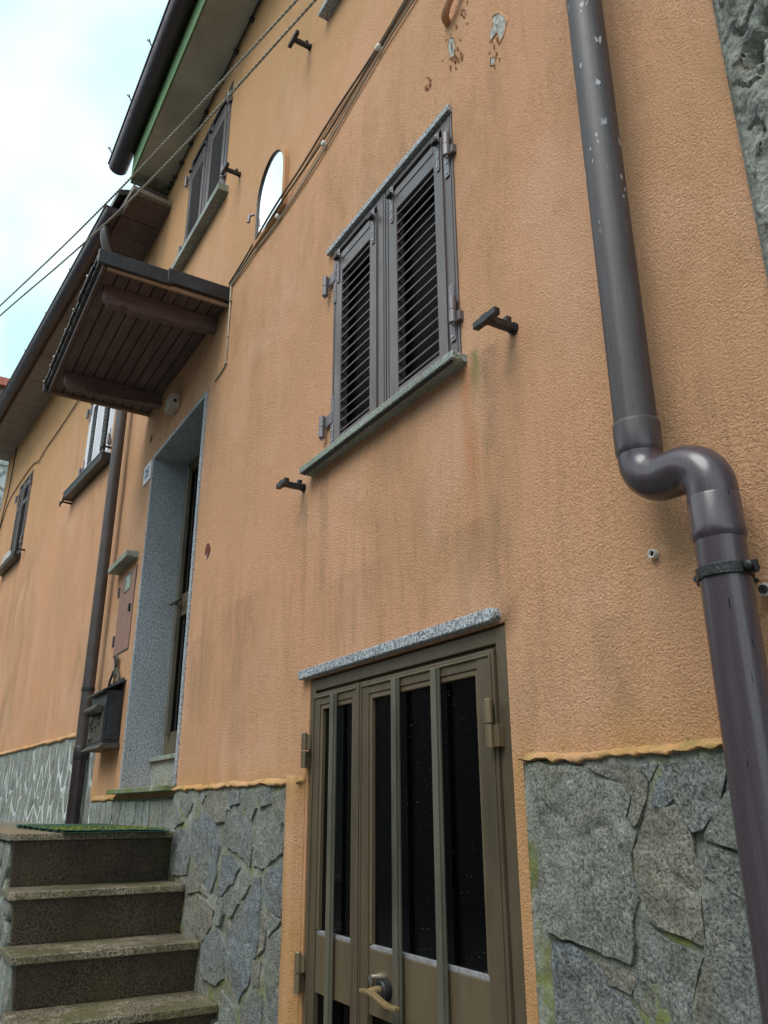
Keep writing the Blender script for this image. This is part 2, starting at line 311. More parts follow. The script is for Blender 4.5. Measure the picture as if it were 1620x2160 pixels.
# ---------------------------------------------------------------- mesh helpers
class MB:
    """collects faces, builds ONE mesh object"""
    def __init__(s): s.v = []; s.f = []; s.mi = []; s.sm = []
    def add(s, vs, fs, mi=0, smooth=False):
        k = len(s.v); s.v += [tuple(v) for v in vs]
        for f in fs: s.f.append(tuple(i+k for i in f)); s.mi.append(mi); s.sm.append(smooth)
        return s
    def box(s, x0, x1, y0, y1, z0, z1, mi=0):
        x0, x1 = sorted((x0, x1)); y0, y1 = sorted((y0, y1)); z0, z1 = sorted((z0, z1))
        return s.add([(x0, y0, z0), (x1, y0, z0), (x1, y1, z0), (x0, y1, z0), (x0, y0, z1), (x1, y0, z1), (x1, y1, z1), (x0, y1, z1)],
                     [(0, 3, 2, 1), (4, 5, 6, 7), (0, 1, 5, 4), (1, 2, 6, 5), (2, 3, 7, 6), (3, 0, 4, 7)], mi)
    def tube(s, pts, rad, n=12, caps=True, mi=0, smooth=True):
        pts = [Vector(p) for p in pts]; rads = rad if hasattr(rad, '__len__') else [rad]*len(pts)
        prevn = None; rings = []
        for i, p in enumerate(pts):
            a = pts[max(0, i-1)]; b = pts[min(len(pts)-1, i+1)]; d = (b-a).normalized()
            if prevn is None:
                h = Vector((0, 0, 1)) if abs(d.z) < 0.9 else Vector((0, 1, 0)); nn = d.cross(h).normalized()
            else: nn = (prevn - d*prevn.dot(d)).normalized()
            prevn = nn; bb = d.cross(nn)
            rings.append([p + (nn*math.cos(2*math.pi*k/n) + bb*math.sin(2*math.pi*k/n))*rads[i] for k in range(n)])
        vs = [v for r_ in rings for v in r_]; fs = []
        for i in range(len(pts)-1):
            for k in range(n):
                fs.append((i*n+k, i*n+(k+1) % n, (i+1)*n+(k+1) % n, (i+1)*n+k))
        s.add(vs, fs, mi, smooth)
        if caps:
            s.add(rings[0], [tuple(range(n))[::-1]], mi); s.add(rings[-1], [tuple(range(n))], mi)
        return s
    def prism(s, poly, y0, y1, mi=0):
        """polygon in x,z extruded from y0 to y1"""
        n = len(poly); a = [(x, y0, z) for x, z in poly]; b = [(x, y1, z) for x, z in poly]
        s.add(a+b, [tuple(range(n)), tuple(range(2*n-1, n-1, -1))] + [(i, i+n, (i+1) % n + n, (i+1) % n) for i in range(n)], mi); return s
    def prism_x(s, poly, x0, x1, mi=0):
        """polygon in y,z extruded in x"""
        n = len(poly); a = [(x0, y, z) for y, z in poly]; b = [(x1, y, z) for y, z in poly]
        s.add(a+b, [tuple(range(n)), tuple(range(2*n-1, n-1, -1))] + [(i, i+n, (i+1) % n + n, (i+1) % n) for i in range(n)], mi); return s
    def prism_z(s, poly, z0, z1, mi=0):
        n = len(poly); a = [(x, y, z0) for x, y in poly]; b = [(x, y, z1) for x, y in poly]
        s.add(a+b, [tuple(range(n)), tuple(range(2*n-1, n-1, -1))] + [(i, i+n, (i+1) % n + n, (i+1) % n) for i in range(n)], mi); return s
    def build(s, name, mats, parent=None, bevel=0.0, loc=(0, 0, 0), weld=False, rec=True, seg=2):
        me = bpy.data.meshes.new(name); L = Vector(loc)
        me.from_pydata([tuple(Vector(v)-L) for v in s.v], [], s.f)
        for mt in (mats if isinstance(mats, (list, tuple)) else [mats]): me.materials.append(M[mt] if isinstance(mt, str) else mt)
        for p, mi, sm in zip(me.polygons, s.mi, s.sm): p.material_index = mi; p.use_smooth = sm
        if rec or weld:
            b = bmesh.new(); b.from_mesh(me)
            if weld: bmesh.ops.remove_doubles(b, verts=b.verts, dist=1e-5)
            if rec: bmesh.ops.recalc_face_normals(b, faces=b.faces)
            b.to_mesh(me); b.free()
        o = bpy.data.objects.new(name, me); C.objects.link(o); o.location = loc
        if parent: o.parent = parent
        if bevel:
            bv = o.modifiers.new('bevel', 'BEVEL'); bv.width = bevel; bv.segments = seg; bv.limit_method = 'ANGLE'; bv.angle_limit = R(40)
        return o

def tag(o, label=None, cat=None, group=None, kind=None):
    if label: o['label'] = label
    if cat: o['category'] = cat
    if group: o['group'] = group
    if kind: o['kind'] = kind
    return o
def thing(name, label, cat, loc=(0, 0, 0), rz=0.0, group=None):
    o = bpy.data.objects.new(name, None); C.objects.link(o); o.location = loc; o.rotation_euler = (0, 0, rz)
    o.empty_display_size = 0.2
    return tag(o, label, cat, group)
def copy_tree(o, parent=None):
    c = o.copy(); C.objects.link(c)
    if parent: c.parent = parent
    for ch in list(o.children): copy_tree(ch, c)
    return c
def fbm(x, y, z, o=4):
    return noise.fractal(Vector((x, y, z)), 0.9, 2.0, o)
def arc(cx, cz, r, a0, a1, n=8):
    return [(cx+r*math.cos(R(a0+(a1-a0)*i/n)), cz+r*math.sin(R(a0+(a1-a0)*i/n))) for i in range(n+1)]

def disp(x, z):
    return 0.007*noise.noise(Vector((x*1.1, 3.3, z*0.9))) + 0.0028*noise.noise(Vector((x*4.0, 7.7, z*3.0)))

def wall_grid(mb, x0, x1, z0, z1, holes, step=0.09, thick=0.35, flat=0.10, d=disp):
    def cuts(a, b, extra):
        c = sorted(set([a, b] + [e for e in extra if a < e < b])); out = [c[0]]
        for p, q in zip(c, c[1:]):
            n = max(1, round((q-p)/step)); out += [p+(q-p)*(i+1)/n for i in range(n)]
        return out
    xs = cuts(x0, x1, [h[0] for h in holes]+[h[1] for h in holes]); zs = cuts(z0, z1, [h[2] for h in holes]+[h[3] for h in holes])
    def dist(x, z):
        dd = 9
        for a, b, c_, e in holes:
            dx = max(a-x, 0, x-b); dz = max(c_-z, 0, z-e); dd = min(dd, math.hypot(dx, dz))
        return dd
    V = [(x, d(x, z)*min(1, dist(x, z)/flat), z) for z in zs for x in xs]; nx = len(xs); F = []
    inh = lambda x, z: any(a < x < b and c_ < z < e for a, b, c_, e in holes)
    for j in range(len(zs)-1):
        for i in range(nx-1):
            if not inh((xs[i]+xs[i+1])/2, (zs[j]+zs[j+1])/2): F.append((j*nx+i, j*nx+i+1, (j+1)*nx+i+1, (j+1)*nx+i))
    mb.add(V, F, 0, True)
    for a, b, c_, e in holes:   # reveals
        for p, q in (((a, c_), (a, e)), ((b, e), (b, c_)), ((a, e), (b, e)), ((b, c_), (a, c_))):
            mb.add([(p[0], 0, p[1]), (q[0], 0, q[1]), (q[0], thick, q[1]), (p[0], thick, p[1])], [(0, 1, 2, 3)])
    for p, q in (((x0, z0), (x0, z1)), ((x1, z1), (x1, z0)), ((x0, z1), (x1, z1)), ((x1, z0), (x0, z0))):
        mb.add([(p[0], d(*p), p[1]), (q[0], d(*q), q[1]), (q[0], thick, q[1]), (p[0], thick, p[1])], [(0, 1, 2, 3)])

def clip_poly(poly, px, pz, nx, nz):
    out = []
    for i in range(len(poly)):
        a = poly[i]; b = poly[(i+1) % len(poly)]
        da = (a[0]-px)*nx+(a[1]-pz)*nz; db = (b[0]-px)*nx+(b[1]-pz)*nz
        if da <= 0: out.append(a)
        if da*db < 0:
            t_ = da/(da-db); out.append((a[0]+(b[0]-a[0])*t_, a[1]+(b[1]-a[1])*t_))
    return out
def voronoi(x0, x1, z0, z1, n, sx, gap=0.012, seed=1):
    """irregular cells; sx squeezes x so that stones come out taller than wide"""
    rr = random.Random(seed); nc = max(1, round(math.sqrt(n*(x1-x0)*sx/(z1-z0)))); nr = max(1, round(n/nc)); S = []
    for i in range(nc):
        for j in range(nr):
            S.append((x0+(i+0.5+rr.uniform(-.42, .42))*(x1-x0)/nc, z0+(j+0.5*(i % 2)+0.25+rr.uniform(-.4, .4))*(z1-z0)/nr))
    cells = []
    for a in S:
        p = [(x0, z0), (x1, z0), (x1, z1), (x0, z1)]
        for b in S:
            if b is a or not p: continue
            dx = (b[0]-a[0])*sx; dz = b[1]-a[1]; L = math.hypot(dx, dz)
            if L > 1.6: continue
            nx_, nz_ = dx/L*sx, dz/L; nl = math.hypot(nx_, nz_)
            mx_, mz_ = (a[0]+b[0])/2, (a[1]+b[1])/2; g = gap*nl/2
            p = clip_poly(p, mx_-nx_/nl/nl*g*1.0, mz_-nz_/nl/nl*g*1.0, nx_, nz_)
        if len(p) >= 3: cells.append(p)
    return cells
def roughen(poly, amp=0.006, seg=0.06):
    out = []
    for i in range(len(poly)):
        a = poly[i]; b = poly[(i+1) % len(poly)]; L = math.hypot(b[0]-a[0], b[1]-a[1]); n = max(1, min(4, int(L/seg)))
        for k in range(n):
            x = a[0]+(b[0]-a[0])*k/n; z = a[1]+(b[1]-a[1])*k/n
            out.append((x+random.uniform(-amp, amp), z+random.uniform(-amp, amp)))
    return out
def stone(poly, y0, proud, mat, parent, amp=0.005, name='stone', axis='y'):
    n = len(poly); cx = sum(p[0] for p in poly)/n; cz = sum(p[1] for p in poly)/n
    tx, tz = random.uniform(-.012, .012), random.uniform(-.012, .012)
    def ring(s, y, j):
        out = []
        for x, z in poly:
            X = cx+(x-cx)*s; Z = cz+(z-cz)*s
            out.append((X, y-(X-cx)*tx-(Z-cz)*tz+random.uniform(-j, j), Z))
        return out
    r0 = [(x, y0+0.004, z) for x, z in poly]; r1 = ring(0.99, y0-proud*0.75, amp*0.5); r2_ = ring(0.955, y0-proud, amp*.7); r3 = ring(0.5, y0-proud*1.0, amp)
    vs = r0+r1+r2_+r3+[(cx, y0-proud*1.05, cz)]; fs = []
    for k in range(3):
        for i in range(n): fs.append((k*n+i, k*n+(i+1) % n, (k+1)*n+(i+1) % n, (k+1)*n+i))
    for i in range(n): fs.append((3*n+i, 3*n+(i+1) % n, 4*n))
    if axis == 'x': vs = [(v[1], v[0], v[2]) for v in vs]
    mb = MB().add(vs, fs); L = (cx, y0, cz) if axis == 'y' else (y0, cx, cz)
    o = mb.build(name, mat, parent, loc=L)
    for p in o.data.polygons[n:]: p.use_smooth = True
    return o

from mathutils.geometry import delaunay_2d_cdt
def slab(poly, y0, proud, mat, parent, amp=0.006, step=0.014, name='stone', xo=0.0):
    """flat broken slab: jagged outline, steep edge, rough split face"""
    n = len(poly); cx = sum(p[0] for p in poly)/n; cz = sum(p[1] for p in poly)/n
    x0, x1 = min(p[0] for p in poly), max(p[0] for p in poly); z0, z1 = min(p[1] for p in poly), max(p[1] for p in poly)
    sd = random.uniform(0, 90); tx, tz = random.uniform(-.02, .02), random.uniform(-.02, .02)
    pts = [Vector(p) for p in poly]
    def inside(x, z, m):
        c = False; dm = 9
        for i in range(n):
            (ax, az), (bx, bz) = poly[i], poly[(i+1) % n]
            if (az > z) != (bz > z) and x < (bx-ax)*(z-az)/(bz-az)+ax: c = not c
            t_ = max(0, min(1, ((x-ax)*(bx-ax)+(z-az)*(bz-az))/max(1e-9, (bx-ax)**2+(bz-az)**2))); dm = min(dm, math.hypot(x-ax-t_*(bx-ax), z-az-t_*(bz-az)))
        return c and dm > m
    z = z0
    while z < z1:
        x = x0
        while x < x1:
            q = (x+random.uniform(-.3, .3)*step, z+random.uniform(-.3, .3)*step)
            if inside(q[0], q[1], step*0.55): pts.append(Vector(q))
            x += step
        z += step
    vo, eo, fo, _, _, _ = delaunay_2d_cdt(pts, [(i, (i+1) % n) for i in range(n)], [], 1, 1e-6)
    def hgt(x, z):
        a = noise.fractal(Vector((x*13, sd, z*9)), 0.7, 2.1, 5); c_ = abs(noise.noise(Vector((x*6, sd+9, z*4))))
        return amp*(a*0.9-0.5*max(0, 1-c_/0.06))+(x-cx)*tx+(z-cz)*tz
    F3 = [(v.x, y0-proud-hgt(v.x, v.y), v.y) for v in vo]; k = len(F3)
    mb = MB().add(F3, [tuple(f) for f in fo], 0, True)
    ring = [(x, y0-proud*.75-hgt(x, z), z) for x, z in poly]; back = [(cx+(x-cx)*1.01, y0+.012, cz+(z-cz)*1.01) for x, z in poly]
    mb.add(ring+back, [(i, (i+1) % n, n+(i+1) % n, n+i) for i in range(n)])
    fr_ = [(x, y0-proud-hgt(x, z), z) for x, z in poly]
    mb.add(fr_+ring, [(i, (i+1) % n, n+(i+1) % n, n+i) for i in range(n)])
    mb.v = [(v[0]+xo-(cx+xo), v[1]-y0, v[2]-cz) for v in mb.v]
    o = mb.build(name, mat, parent); o.location = (cx+xo, y0, cz)
    return o
# ================================================================ GROUND
g = MB().box(-400, 400, -400, 400, -0.3, 0.0).build('street', 'asphalt'); tag(g, kind='structure')

# ================================================================ ORANGE HOUSE
house = thing('orange_house', 'orange plastered house with brown shutters, granite doorway and stone plinth', 'house', (-4, 0, 0))
HL = Vector((-4, 0, 0))
def hb(mb, name, mat, parent=None, bevel=0.0, **k):
    """part of the orange house, coordinates given in the world"""
    mb.v = [tuple(Vector(v)-HL) for v in mb.v]; return mb.build(name, mat, parent or house, bevel, **k)
W1 = (-2.935, -1.955, 3.04, 4.15); W2 = (-5.80, -4.79, 5.93, 7.04); W5 = (-3.0, -1.95, 5.95, 7.05)
D1 = (-3.085, -1.805, 0.0, 2.08); D2 = (-6.07, -4.80, 1.70, 4.25)
w = MB(); wall_grid(w, -7.08, -0.832, 0, 7.9, [W1, W2, W5, D1, D2])
hb(w, 'wall', 'plaster', weld=True)
hb(MB().box(-7.0, -0.9, 0.36, 0.40, 0.05, 7.8), 'inner_wall', 'void')
# peeled plaster
PATCH = [[(-1.665, 4.361), (-1.636, 4.337), (-1.604, 4.282), (-1.602, 4.26), (-1.615, 4.23), (-1.632, 4.212), (-1.643, 4.206), (-1.650, 4.244), (-1.654, 4.268), (-1.670, 4.262), (-1.692, 4.259), (-1.697, 4.303), (-1.678, 4.311), (-1.675, 4.347)],
         [(-1.940, 4.534), (-1.915, 4.501), (-1.912, 4.463), (-1.917, 4.415), (-1.939, 4.423), (-1.954, 4.467), (-1.954, 4.511)], [(-1.700, 4.181), (-1.679, 4.166), (-1.683, 4.131), (-1.705, 4.150)]]
for P in PATCH:
    n = len(P); cx = sum(p[0] for p in P)/n; cz = sum(p[1] for p in P)/n
    mb = MB(); mb.add([(x, disp(x, z)-0.0015, z) for x, z in P]+[(cx, disp(cx, cz)-0.0015, cz)], [(i, (i+1) % n, n) for i in range(n)])
    hb(mb, 'bare_patch', 'bare')
    Q2 = roughen(P, 0.003, 0.018); n = len(Q2); mb = MB(); rr_ = []
    for s_, dy in ((1.22, 0.002), (1.10, -0.0035), (1.01, -0.004), (0.99, 0.0)):
        for x, z in Q2:
            X, Z = cx+(x-cx)*s_+random.uniform(-.002, .002), cz+(z-cz)*s_+random.uniform(-.003, .003); rr_.append((X, disp(X, Z)+dy+random.uniform(-.002, .002), Z))
    mb.add(rr_, [(k*n+i, k*n+(i+1) % n, (k+1)*n+(i+1) % n, (k+1)*n+i) for k in range(3) for i in range(n)])
    hb(mb, 'plaster_flake', 'plaster')
mb = MB()
for k in range(75):        # small blisters and flakes around the bare patches
    bx, bz, sx_, sz_ = random.choice(((-1.93, 4.45, .035, .07), (-1.66, 4.20, .03, .06), (-1.90, 4.36, .03, .04), (-2.10, 4.42, .018, .03), (-1.86, 4.56, .03, .05)))
    x, z = random.gauss(bx, sx_*0.7), random.gauss(bz, sz_*0.7); s_ = random.uniform(.003, .009); y = disp(x, z)+.002
    mb.add([(x-s_, y-.001, z-s_*.6), (x+s_*.3, y-.007, z-s_*1.5), (x+s_, y+.001, z+s_*.5), (x-s_*.2, y-.009, z+s_*1.6)], [(0, 1, 2), (0, 2, 3)])
tag(hb(mb, 'plaster_flake', 'plaster'), kind='stuff')
# small holes: brick shows in one
def hole(x, z, rx, rz, matn, name='wall_hole'):
    P = [(x+rx*math.cos(a)*random.uniform(.7, 1.1), z+rz*math.sin(a)*random.uniform(.7, 1.15)) for a in [2*math.pi*k/9 for k in range(9)]]
    n = 9; y = disp(x, z)
    mb = MB().add([(a, y-.0045, b) for a, b in P]+[(x, y-.002, z)], [(i, (i+1) % n, n) for i in range(n)])
    hb(mb, name, matn)
hole(-4.538, 3.035, 0.045, 0.050, 'orange_raw'); hole(-4.545, 3.0, 0.014, 0.014, 'porcelain', 'plaster_flake'); hole(-6.23, 4.47, 0.035, 0.04, 'orange_raw')

# ---- window with louvred shutters, two leaves each with a top-hung flap
def louvre_window(parent, off, x0, x1, z0, z1, xm, flapz, opz0, opz1, nsl, mat='alu', flat=True, slot=True, y0=0.0, st=0.045, fl=0.055, flap_hinge=True, midrail=None, slatmat='alu'):
    def b(mb, name, mt, par, bevel=0.0, **k):
        mb.v = [tuple(Vector(v)-Vector(off)) for v in mb.v]; return mb.build(name, mt, par, bevel, **k)
    fr = MB(); slats = []
    slat_me = {}
    win = None; subs = []
    yf, yb = y0-0.006, y0+0.035
    for side, (a, c) in enumerate(((x0, xm-0.004), (xm+0.004, x1))):
        outer = st if side == 0 else 0.066; inner = 0.070 if side == 0 else 0.045
        la, lc = (a+outer, c-inner) if side == 0 else (a+inner, c-outer)
        fr.box(a, la, yf, yb, z0, z1); fr.box(lc, c, yf, yb, z0, z1)
        fr.box(la+.0005, lc-.0005, yf+.001, yb, z1-0.032, z1); fr.box(la+.0005, lc-.0005, yf+.012, yb, z0, z0+0.03)
        # bead lines on the stiles
        fr.box(a+0.012, a+0.018, yf-0.003, yf, z0+.01, z1-.01); fr.box(c-0.018, c-0.012, yf-0.003, yf, z0+.01, z1-.01)
        # flap frame
        fa, fc = la-0.004, lc+0.004; oa, oc = fa+fl, fc-fl; fy = yf-0.007; ft = flapz-0.008
        fr.box(fa, oa, fy, yb-.01, z0+0.012, ft); fr.box(oc, fc, fy, yb-.01, z0+0.012, ft)
        fr.box(oa+.0005, oc-.0005, fy+.001, yb-.01, opz1, ft-0.04); fr.box(oa+.0005, oc-.0005, fy+.001, yb-.01, z0+0.012, opz0)
        fr.box(oa+.0005, oc-.0005, fy-.002, yb-.01, ft-0.0385, ft)
        if midrail: fr.box(oa+.0005, oc-.0005, fy+.001, yb-.01, midrail, midrail+0.07)
        subs.append((fa, fc, oa, oc, fy, ft, a, c, la, lc))
    win = b(fr, 'window', mat, parent, 0.0022)
    bk = MB().box(x0, x1, yb+0.04, yb+0.05, z0, z1); b(bk, 'dark_backing', 'void', win)
    for (fa, fc, oa, oc, fy, ft, a, c, la, lc) in subs:
        pit = (opz1-opz0)/nsl; me = None
        for k in range(nsl):
            z = opz0+pit*(k+0.35)
            if midrail and midrail-0.01 < z < midrail+0.08: continue
            if me is None:
                mb = MB(); L = oc-oa; ys = 0.006
                sec = [(-0.0045, -0.0045), (-0.0055, 0.0), (-0.0035, 0.0045), (0.006, 0.010), (0.007, 0.005)]
                mb.prism_x([(ys+fy+p, q) for p, q in sec], oa+.001, oc-.001); mb.v = [(v[0]-oa, v[1]-fy, v[2]) for v in mb.v]
                o = mb.build('slat', slatmat, win); me = o.data
            else:
                o = bpy.data.objects.new('slat', me); C.objects.link(o); o.parent = win
            o.location = Vector((oa, fy, z))-Vector(off)
        if flap_hinge:
            for hx, s_ in ((fa+0.022, 1), (fc-0.022, -1)):
                mb = MB(); mb.box(hx-0.013, hx+0.013, fy-0.005, fy-0.0005, ft-0.02, ft+0.035).box(hx-0.009, hx+0.009, fy-0.005, fy-0.0005, ft-0.155, ft-0.022)
                h = b(mb, 'flap_hinge', 'steel', win, 0.001)
                b(MB().box(hx-0.016, hx+0.016, fy-0.026, fy-0.0055, ft-0.024, ft-0.006), 'hinge_knuckle', 'black', win, 0.003)
                mb = MB()
                for dz in (0.024, -0.045, -0.09, -0.135): mb.tube([(hx, fy-0.0052, ft+dz), (hx, fy-0.0085, ft+dz)], 0.0042, 8)
                b(mb, 'rivet', 'rivet', win)
    # strap hinges at both jambs
    H = z1-z0
    for x, s_ in ((x0, -1), (x1, 1)):
        for zc in (z1-0.19 if s_ < 0 else z1-0.17, z0+0.16 if s_ < 0 else z0+0.19):
            mb = MB(); hx = x+s_*0.052 if s_ < 0 else x-0.010; yy = yf-0.020
            mb.tube([(hx, yy, zc+0.055), (hx, yy, zc+0.002)], 0.0135, 12); mb.tube([(hx, yy, zc-0.002), (hx, yy, zc-0.052)], 0.0150, 12)
            mb.tube([(hx, yy, zc-0.052), (hx, yy, zc-0.066)], [0.010, 0.004], 8)
            mb.box(hx, x-s_*0.022, yf-0.010, yf-0.006, zc-0.005, zc+0.05)
            top = zc > (z0+z1)/2
            za, zb = (zc-0.13, zc+0.10) if top else (zc-0.11, zc+0.13)
            xa, xb = (x+0.004, x+0.034) if s_ < 0 else (x-0.050, x-0.018)
            mb.box(xa, xb, yf-0.0058, yf-0.0032, za, zb)
            mb.box(hx+0.012, hx+0.030, yf-0.014, 0.01, zc-0.048, zc-0.01) if s_ > 0 else None
            b(mb, 'hinge', 'steel', win, 0.0015)
            mb = MB()
            for dz in (0.06, 0.11, 0.18): mb.tube([((xa+xb)/2, yf-0.0058, za+dz-0.04), ((xa+xb)/2, yf-0.009, za+dz-0.04)], 0.0045, 8)
            b(mb, 'rivet', 'rivet', win)
    return win
w1 = louvre_window(house, HL, *W1, -2.452, 4.080, 3.108, 3.968, 18)
w1['label'] = 'brown louvred shutters with upper flaps over pale granite sill, middle of wall'
hb(MB().prism([(-3.128, 3.043), (-3.128, 3.012), (-1.925, 3.006), (-1.925, 3.037)], -0.066, 0.03), 'sill', 'granite_green', w1, 0.004)
hb(MB().box(-3.10, -1.94, -0.058, -0.052, 2.998, 3.0105), 'sill_drip', 'void', w1)
hb(MB().box(-2.995, -1.953, -0.022, 0.03, 4.152, 4.182), 'lintel', 'granite', w1, 0.003)
w2 = louvre_window(house, HL, *W2, -5.285, 6.90, 5.975, 6.76, 19, slot=True, y0=0.0)
w2['label'] = 'brown louvred shutters high under the green eaves'
hb(MB().box(-5.90, -4.70, -0.080, 0.03, 5.865, 5.925), 'sill', 'granite_green', w2, 0.004)
w5 = louvre_window(house, HL, *W5, -2.47, 6.97, 6.0, 6.86, 18)
w5['label'] = 'shutters whose sill tip shows at the top edge'
hb(MB().box(-3.10, -1.85, -0.062, 0.03, 5.875, 5.915), 'sill', 'granite', w5, 0.004)

# ---- cellar door (bronze aluminium, two leaves)
fr = MB(); x0, x1, z1 = -3.083, -1.807, 2.072
fr.box(x0, x0+0.036, 0.004, 0.10, 0.02, z1); fr.box(x1-0.052, x1, 0.004, 0.10, 0.02, z1); fr.box(x0+0.036, x1-0.052, 0.006, 0.10, 2.026, z1)
fr.box(x0+0.036, x1-0.052, 0.020, 0.10, 2.012, 2.026)
door = hb(fr, 'cellar_door', 'bronze', bevel=0.003)
door['label'] = 'two-leaf bronze aluminium door with vertical bars over black glass'
def leaf(a, c, sl, sr, zt, zb=0.03):
    mb = MB(); yf = -0.006
    mb.box(a, a+sl, yf, 0.045, zb, zt); mb.box(c-sr, c, yf, 0.045, zb, zt)
    mb.box(a+sl, c-sr, yf+.002, 0.045, 1.962, zt); mb.box(a+sl, c-sr, yf+.002, 0.045, zb, 0.16)
    mb.box(a+0.010, a+0.016, yf-0.005, yf, zb+.01, zt-.01); mb.box(c-0.016, c-0.010, yf-0.005, yf, zb+.01, zt-.01)
    mb.box(a+0.020, c-0.020, yf-0.0048, yf+.002, zt-0.020, zt-0.013)
    hb(mb, 'door_leaf', 'bronze', door, 0.003)
    ga, gc = a+sl, c-sr
    # bevelled glazing bead round the upper glass
    bd = MB()
    for (p, q, r_, s_) in ((ga, ga+0.016, 1.150, 1.962), (gc-0.016, gc, 1.150, 1.962)): bd.box(p, q, yf+.006, 0.03, r_, s_)
    bd.box(ga+0.016, gc-0.016, yf+.006, 0.03, 1.944, 1.962)
    hb(bd, 'glazing_bead', 'bronze_light', door, 0.003)
    hb(MB().box(ga, gc, 0.016, 0.022, 1.14, 1.962), 'glass', 'glass', door)
    hb(MB().box(ga, gc, 0.016, 0.022, 0.16, 0.948), 'glass', 'glass', door)
    hb(MB().box(ga, gc, 0.002, 0.03, 0.948, 1.136), 'panel', 'bronze_light', door, 0.002)
    hb(MB().box(ga+.001, gc-.001, 0.004, 0.018, 1.1365, 1.149), 'gasket', 'silver', door, 0.001)
leaf(-3.044, -2.660, 0.060, 0.048, 2.010); leaf(-2.655, -1.862, 0.062, 0.080, 2.010)
hb(MB().box(-2.668, -2.648, -0.016, 0.0, 0.03, 2.010), 'meeting_strip', 'bronze', door, 0.003)
for xr_ in (-2.828, -2.372, -2.130):
    mb = MB().box(xr_-0.032, xr_-0.0035, -0.025, -0.0065, 0.06, 1.992)
    mb.box(xr_-0.0033, xr_, -0.016, -0.0068, 0.06, 1.990)
    hb(mb, 'door_bar', 'bar', door, 0.003)
for hx, zs in ((-1.868, (1.795, 0.93, 0.2)), (-3.072, (1.79, 1.0, 0.2))):
    for zc in zs:
        mb = MB().tube([(hx, -0.026, zc+0.066), (hx, -0.026, zc+0.002)], 0.0125, 12)
        sgn = 1 if hx > -2.5 else -1
        mb.tube([(hx, -0.026, zc-0.002), (hx, -0.026, zc-0.066)], 0.0125, 12)
        mb.box(hx-sgn*0.034, hx-sgn*0.002, -0.020, -0.012, zc+0.004, zc+0.062); mb.box(hx+sgn*0.002, hx+sgn*0.030, -0.020, 0.004, zc-0.064, zc-0.004)
        mb.tube([(hx, -0.026, zc+0.066), (hx, -0.026, zc+0.070)], [0.0125, 0.008], 12)
        hb(mb, 'hinge', 'bronze_light', door, 0.0015)
# handle, rosette, lock
mb = MB().tube([(-2.480, 0.002, 1.036), (-2.480, -0.020, 1.036)], 0.033, 24).tube([(-2.480, -0.020, 1.036), (-2.480, -0.026, 1.036)], [0.028, 0.024], 24)
hb(mb, 'rosette', 'black', door, 0.002)
mb = MB().tube([(-2.480, -0.02, 1.036), (-2.480, -0.050, 1.036), (-2.480, -0.066, 1.034)], [0.013, 0.0125, 0.0105], 14)
pts = [(-2.520, 1.034), (-2.470, 1.036), (-2.435, 1.031), (-2.400, 1.022), (-2.365, 1.016), (-2.310, 1.017)]
vs = []; hw = 0.011
for (x, z) in pts: vs += [(x, -0.078, z-0.006), (x, -0.056, z-0.006), (x, -0.056, z+0.006), (x, -0.078, z+0.006)]
fs = [(0, 1, 2, 3), tuple(len(vs)-4+k for k in (3, 2, 1, 0))]
for i in range(len(pts)-1):
    for k in range(4): fs.append((i*4+k, i*4+(k+1) % 4, i*4+4+(k+1) % 4, i*4+4+k))
mb.add(vs, fs)
hb(mb, 'handle', 'brass', door, 0.003)
hb(MB().tube([(-2.548, 0.002, 1.058), (-2.548, -0.020, 1.058)], 0.0125, 16).box(-2.554, -2.542, -0.018, 0.0, 1.030, 1.056), 'lock_cylinder', 'chrome', door, 0.002)
lp = [(-3.150, 2.082), (-1.850, 2.086)] + arc(-1.840, 2.106, 0.020, -80, 80, 5) + [(-1.850, 2.126), (-3.150, 2.119)]
hb(MB().prism(lp, -0.030, 0.04), 'lintel', 'granite', door, 0.004)

# ---- granite front door
rec = 0.27
sm = MB(); a, c, zb, zt = D2[0], D2[1], D2[2], D2[3]
sm.box(a-0.002, a+0.030, -0.012, rec+.03, zb, zt); sm.box(c-0.034, c+0.002, -0.012, rec+.03, zb, zt); sm.box(a+0.030, c-0.034, -0.010, rec+.03, zt-0.032, zt)
ed = hb(sm, 'front_door', 'granite_far', bevel=0.003); ed['label'] = 'deep granite doorway with narrow bronze glazed door above the steps'
hb(MB().box(-6.16, -4.785, -0.075, rec+.04, 1.668, 1.699), 'sill', 'granite_moss', ed, 0.004)
hb(MB().box(a+0.031, c-0.035, rec-0.075, rec+.02, 1.70, 1.885), 'threshold_riser', 'granite_green', ed, 0.002)
hb(MB().box(a+0.031, c-0.035, rec-0.10, rec+.02, 1.886, 1.915), 'threshold', 'granite_green', ed, 0.003)
y = rec
mb = MB(); L_, R_ = a+0.031, c-0.035
mb.box(L_, L_+0.045, y, y+.05, 1.93, zt-.034); mb.box(R_-0.045, R_, y, y+.05, 1.93, zt-.034); mb.box(L_+.045, R_-.045, y+.001, y+.05, zt-.08, zt-.034)
hb(mb, 'door_frame', 'bronze_light', ed, 0.003)
mb = MB(); A_, B_ = L_+0.050, R_-0.050
mb.box(A_, A_+0.055, y-.012, y+.04, 1.93, zt-.085); mb.box(B_-0.055, B_, y-.012, y+.04, 1.93, zt-.085)
mb.box(A_+.055, B_-.055, y-.010, y+.04, 1.93, 2.085); mb.box(A_+.055, B_-.055, y-.010, y+.04, 2.92, 3.09); mb.box(A_+.055, B_-.055, y-.010, y+.04, zt-.14, zt-.085)
hb(mb, 'door_leaf', 'bronze_light', ed, 0.003)
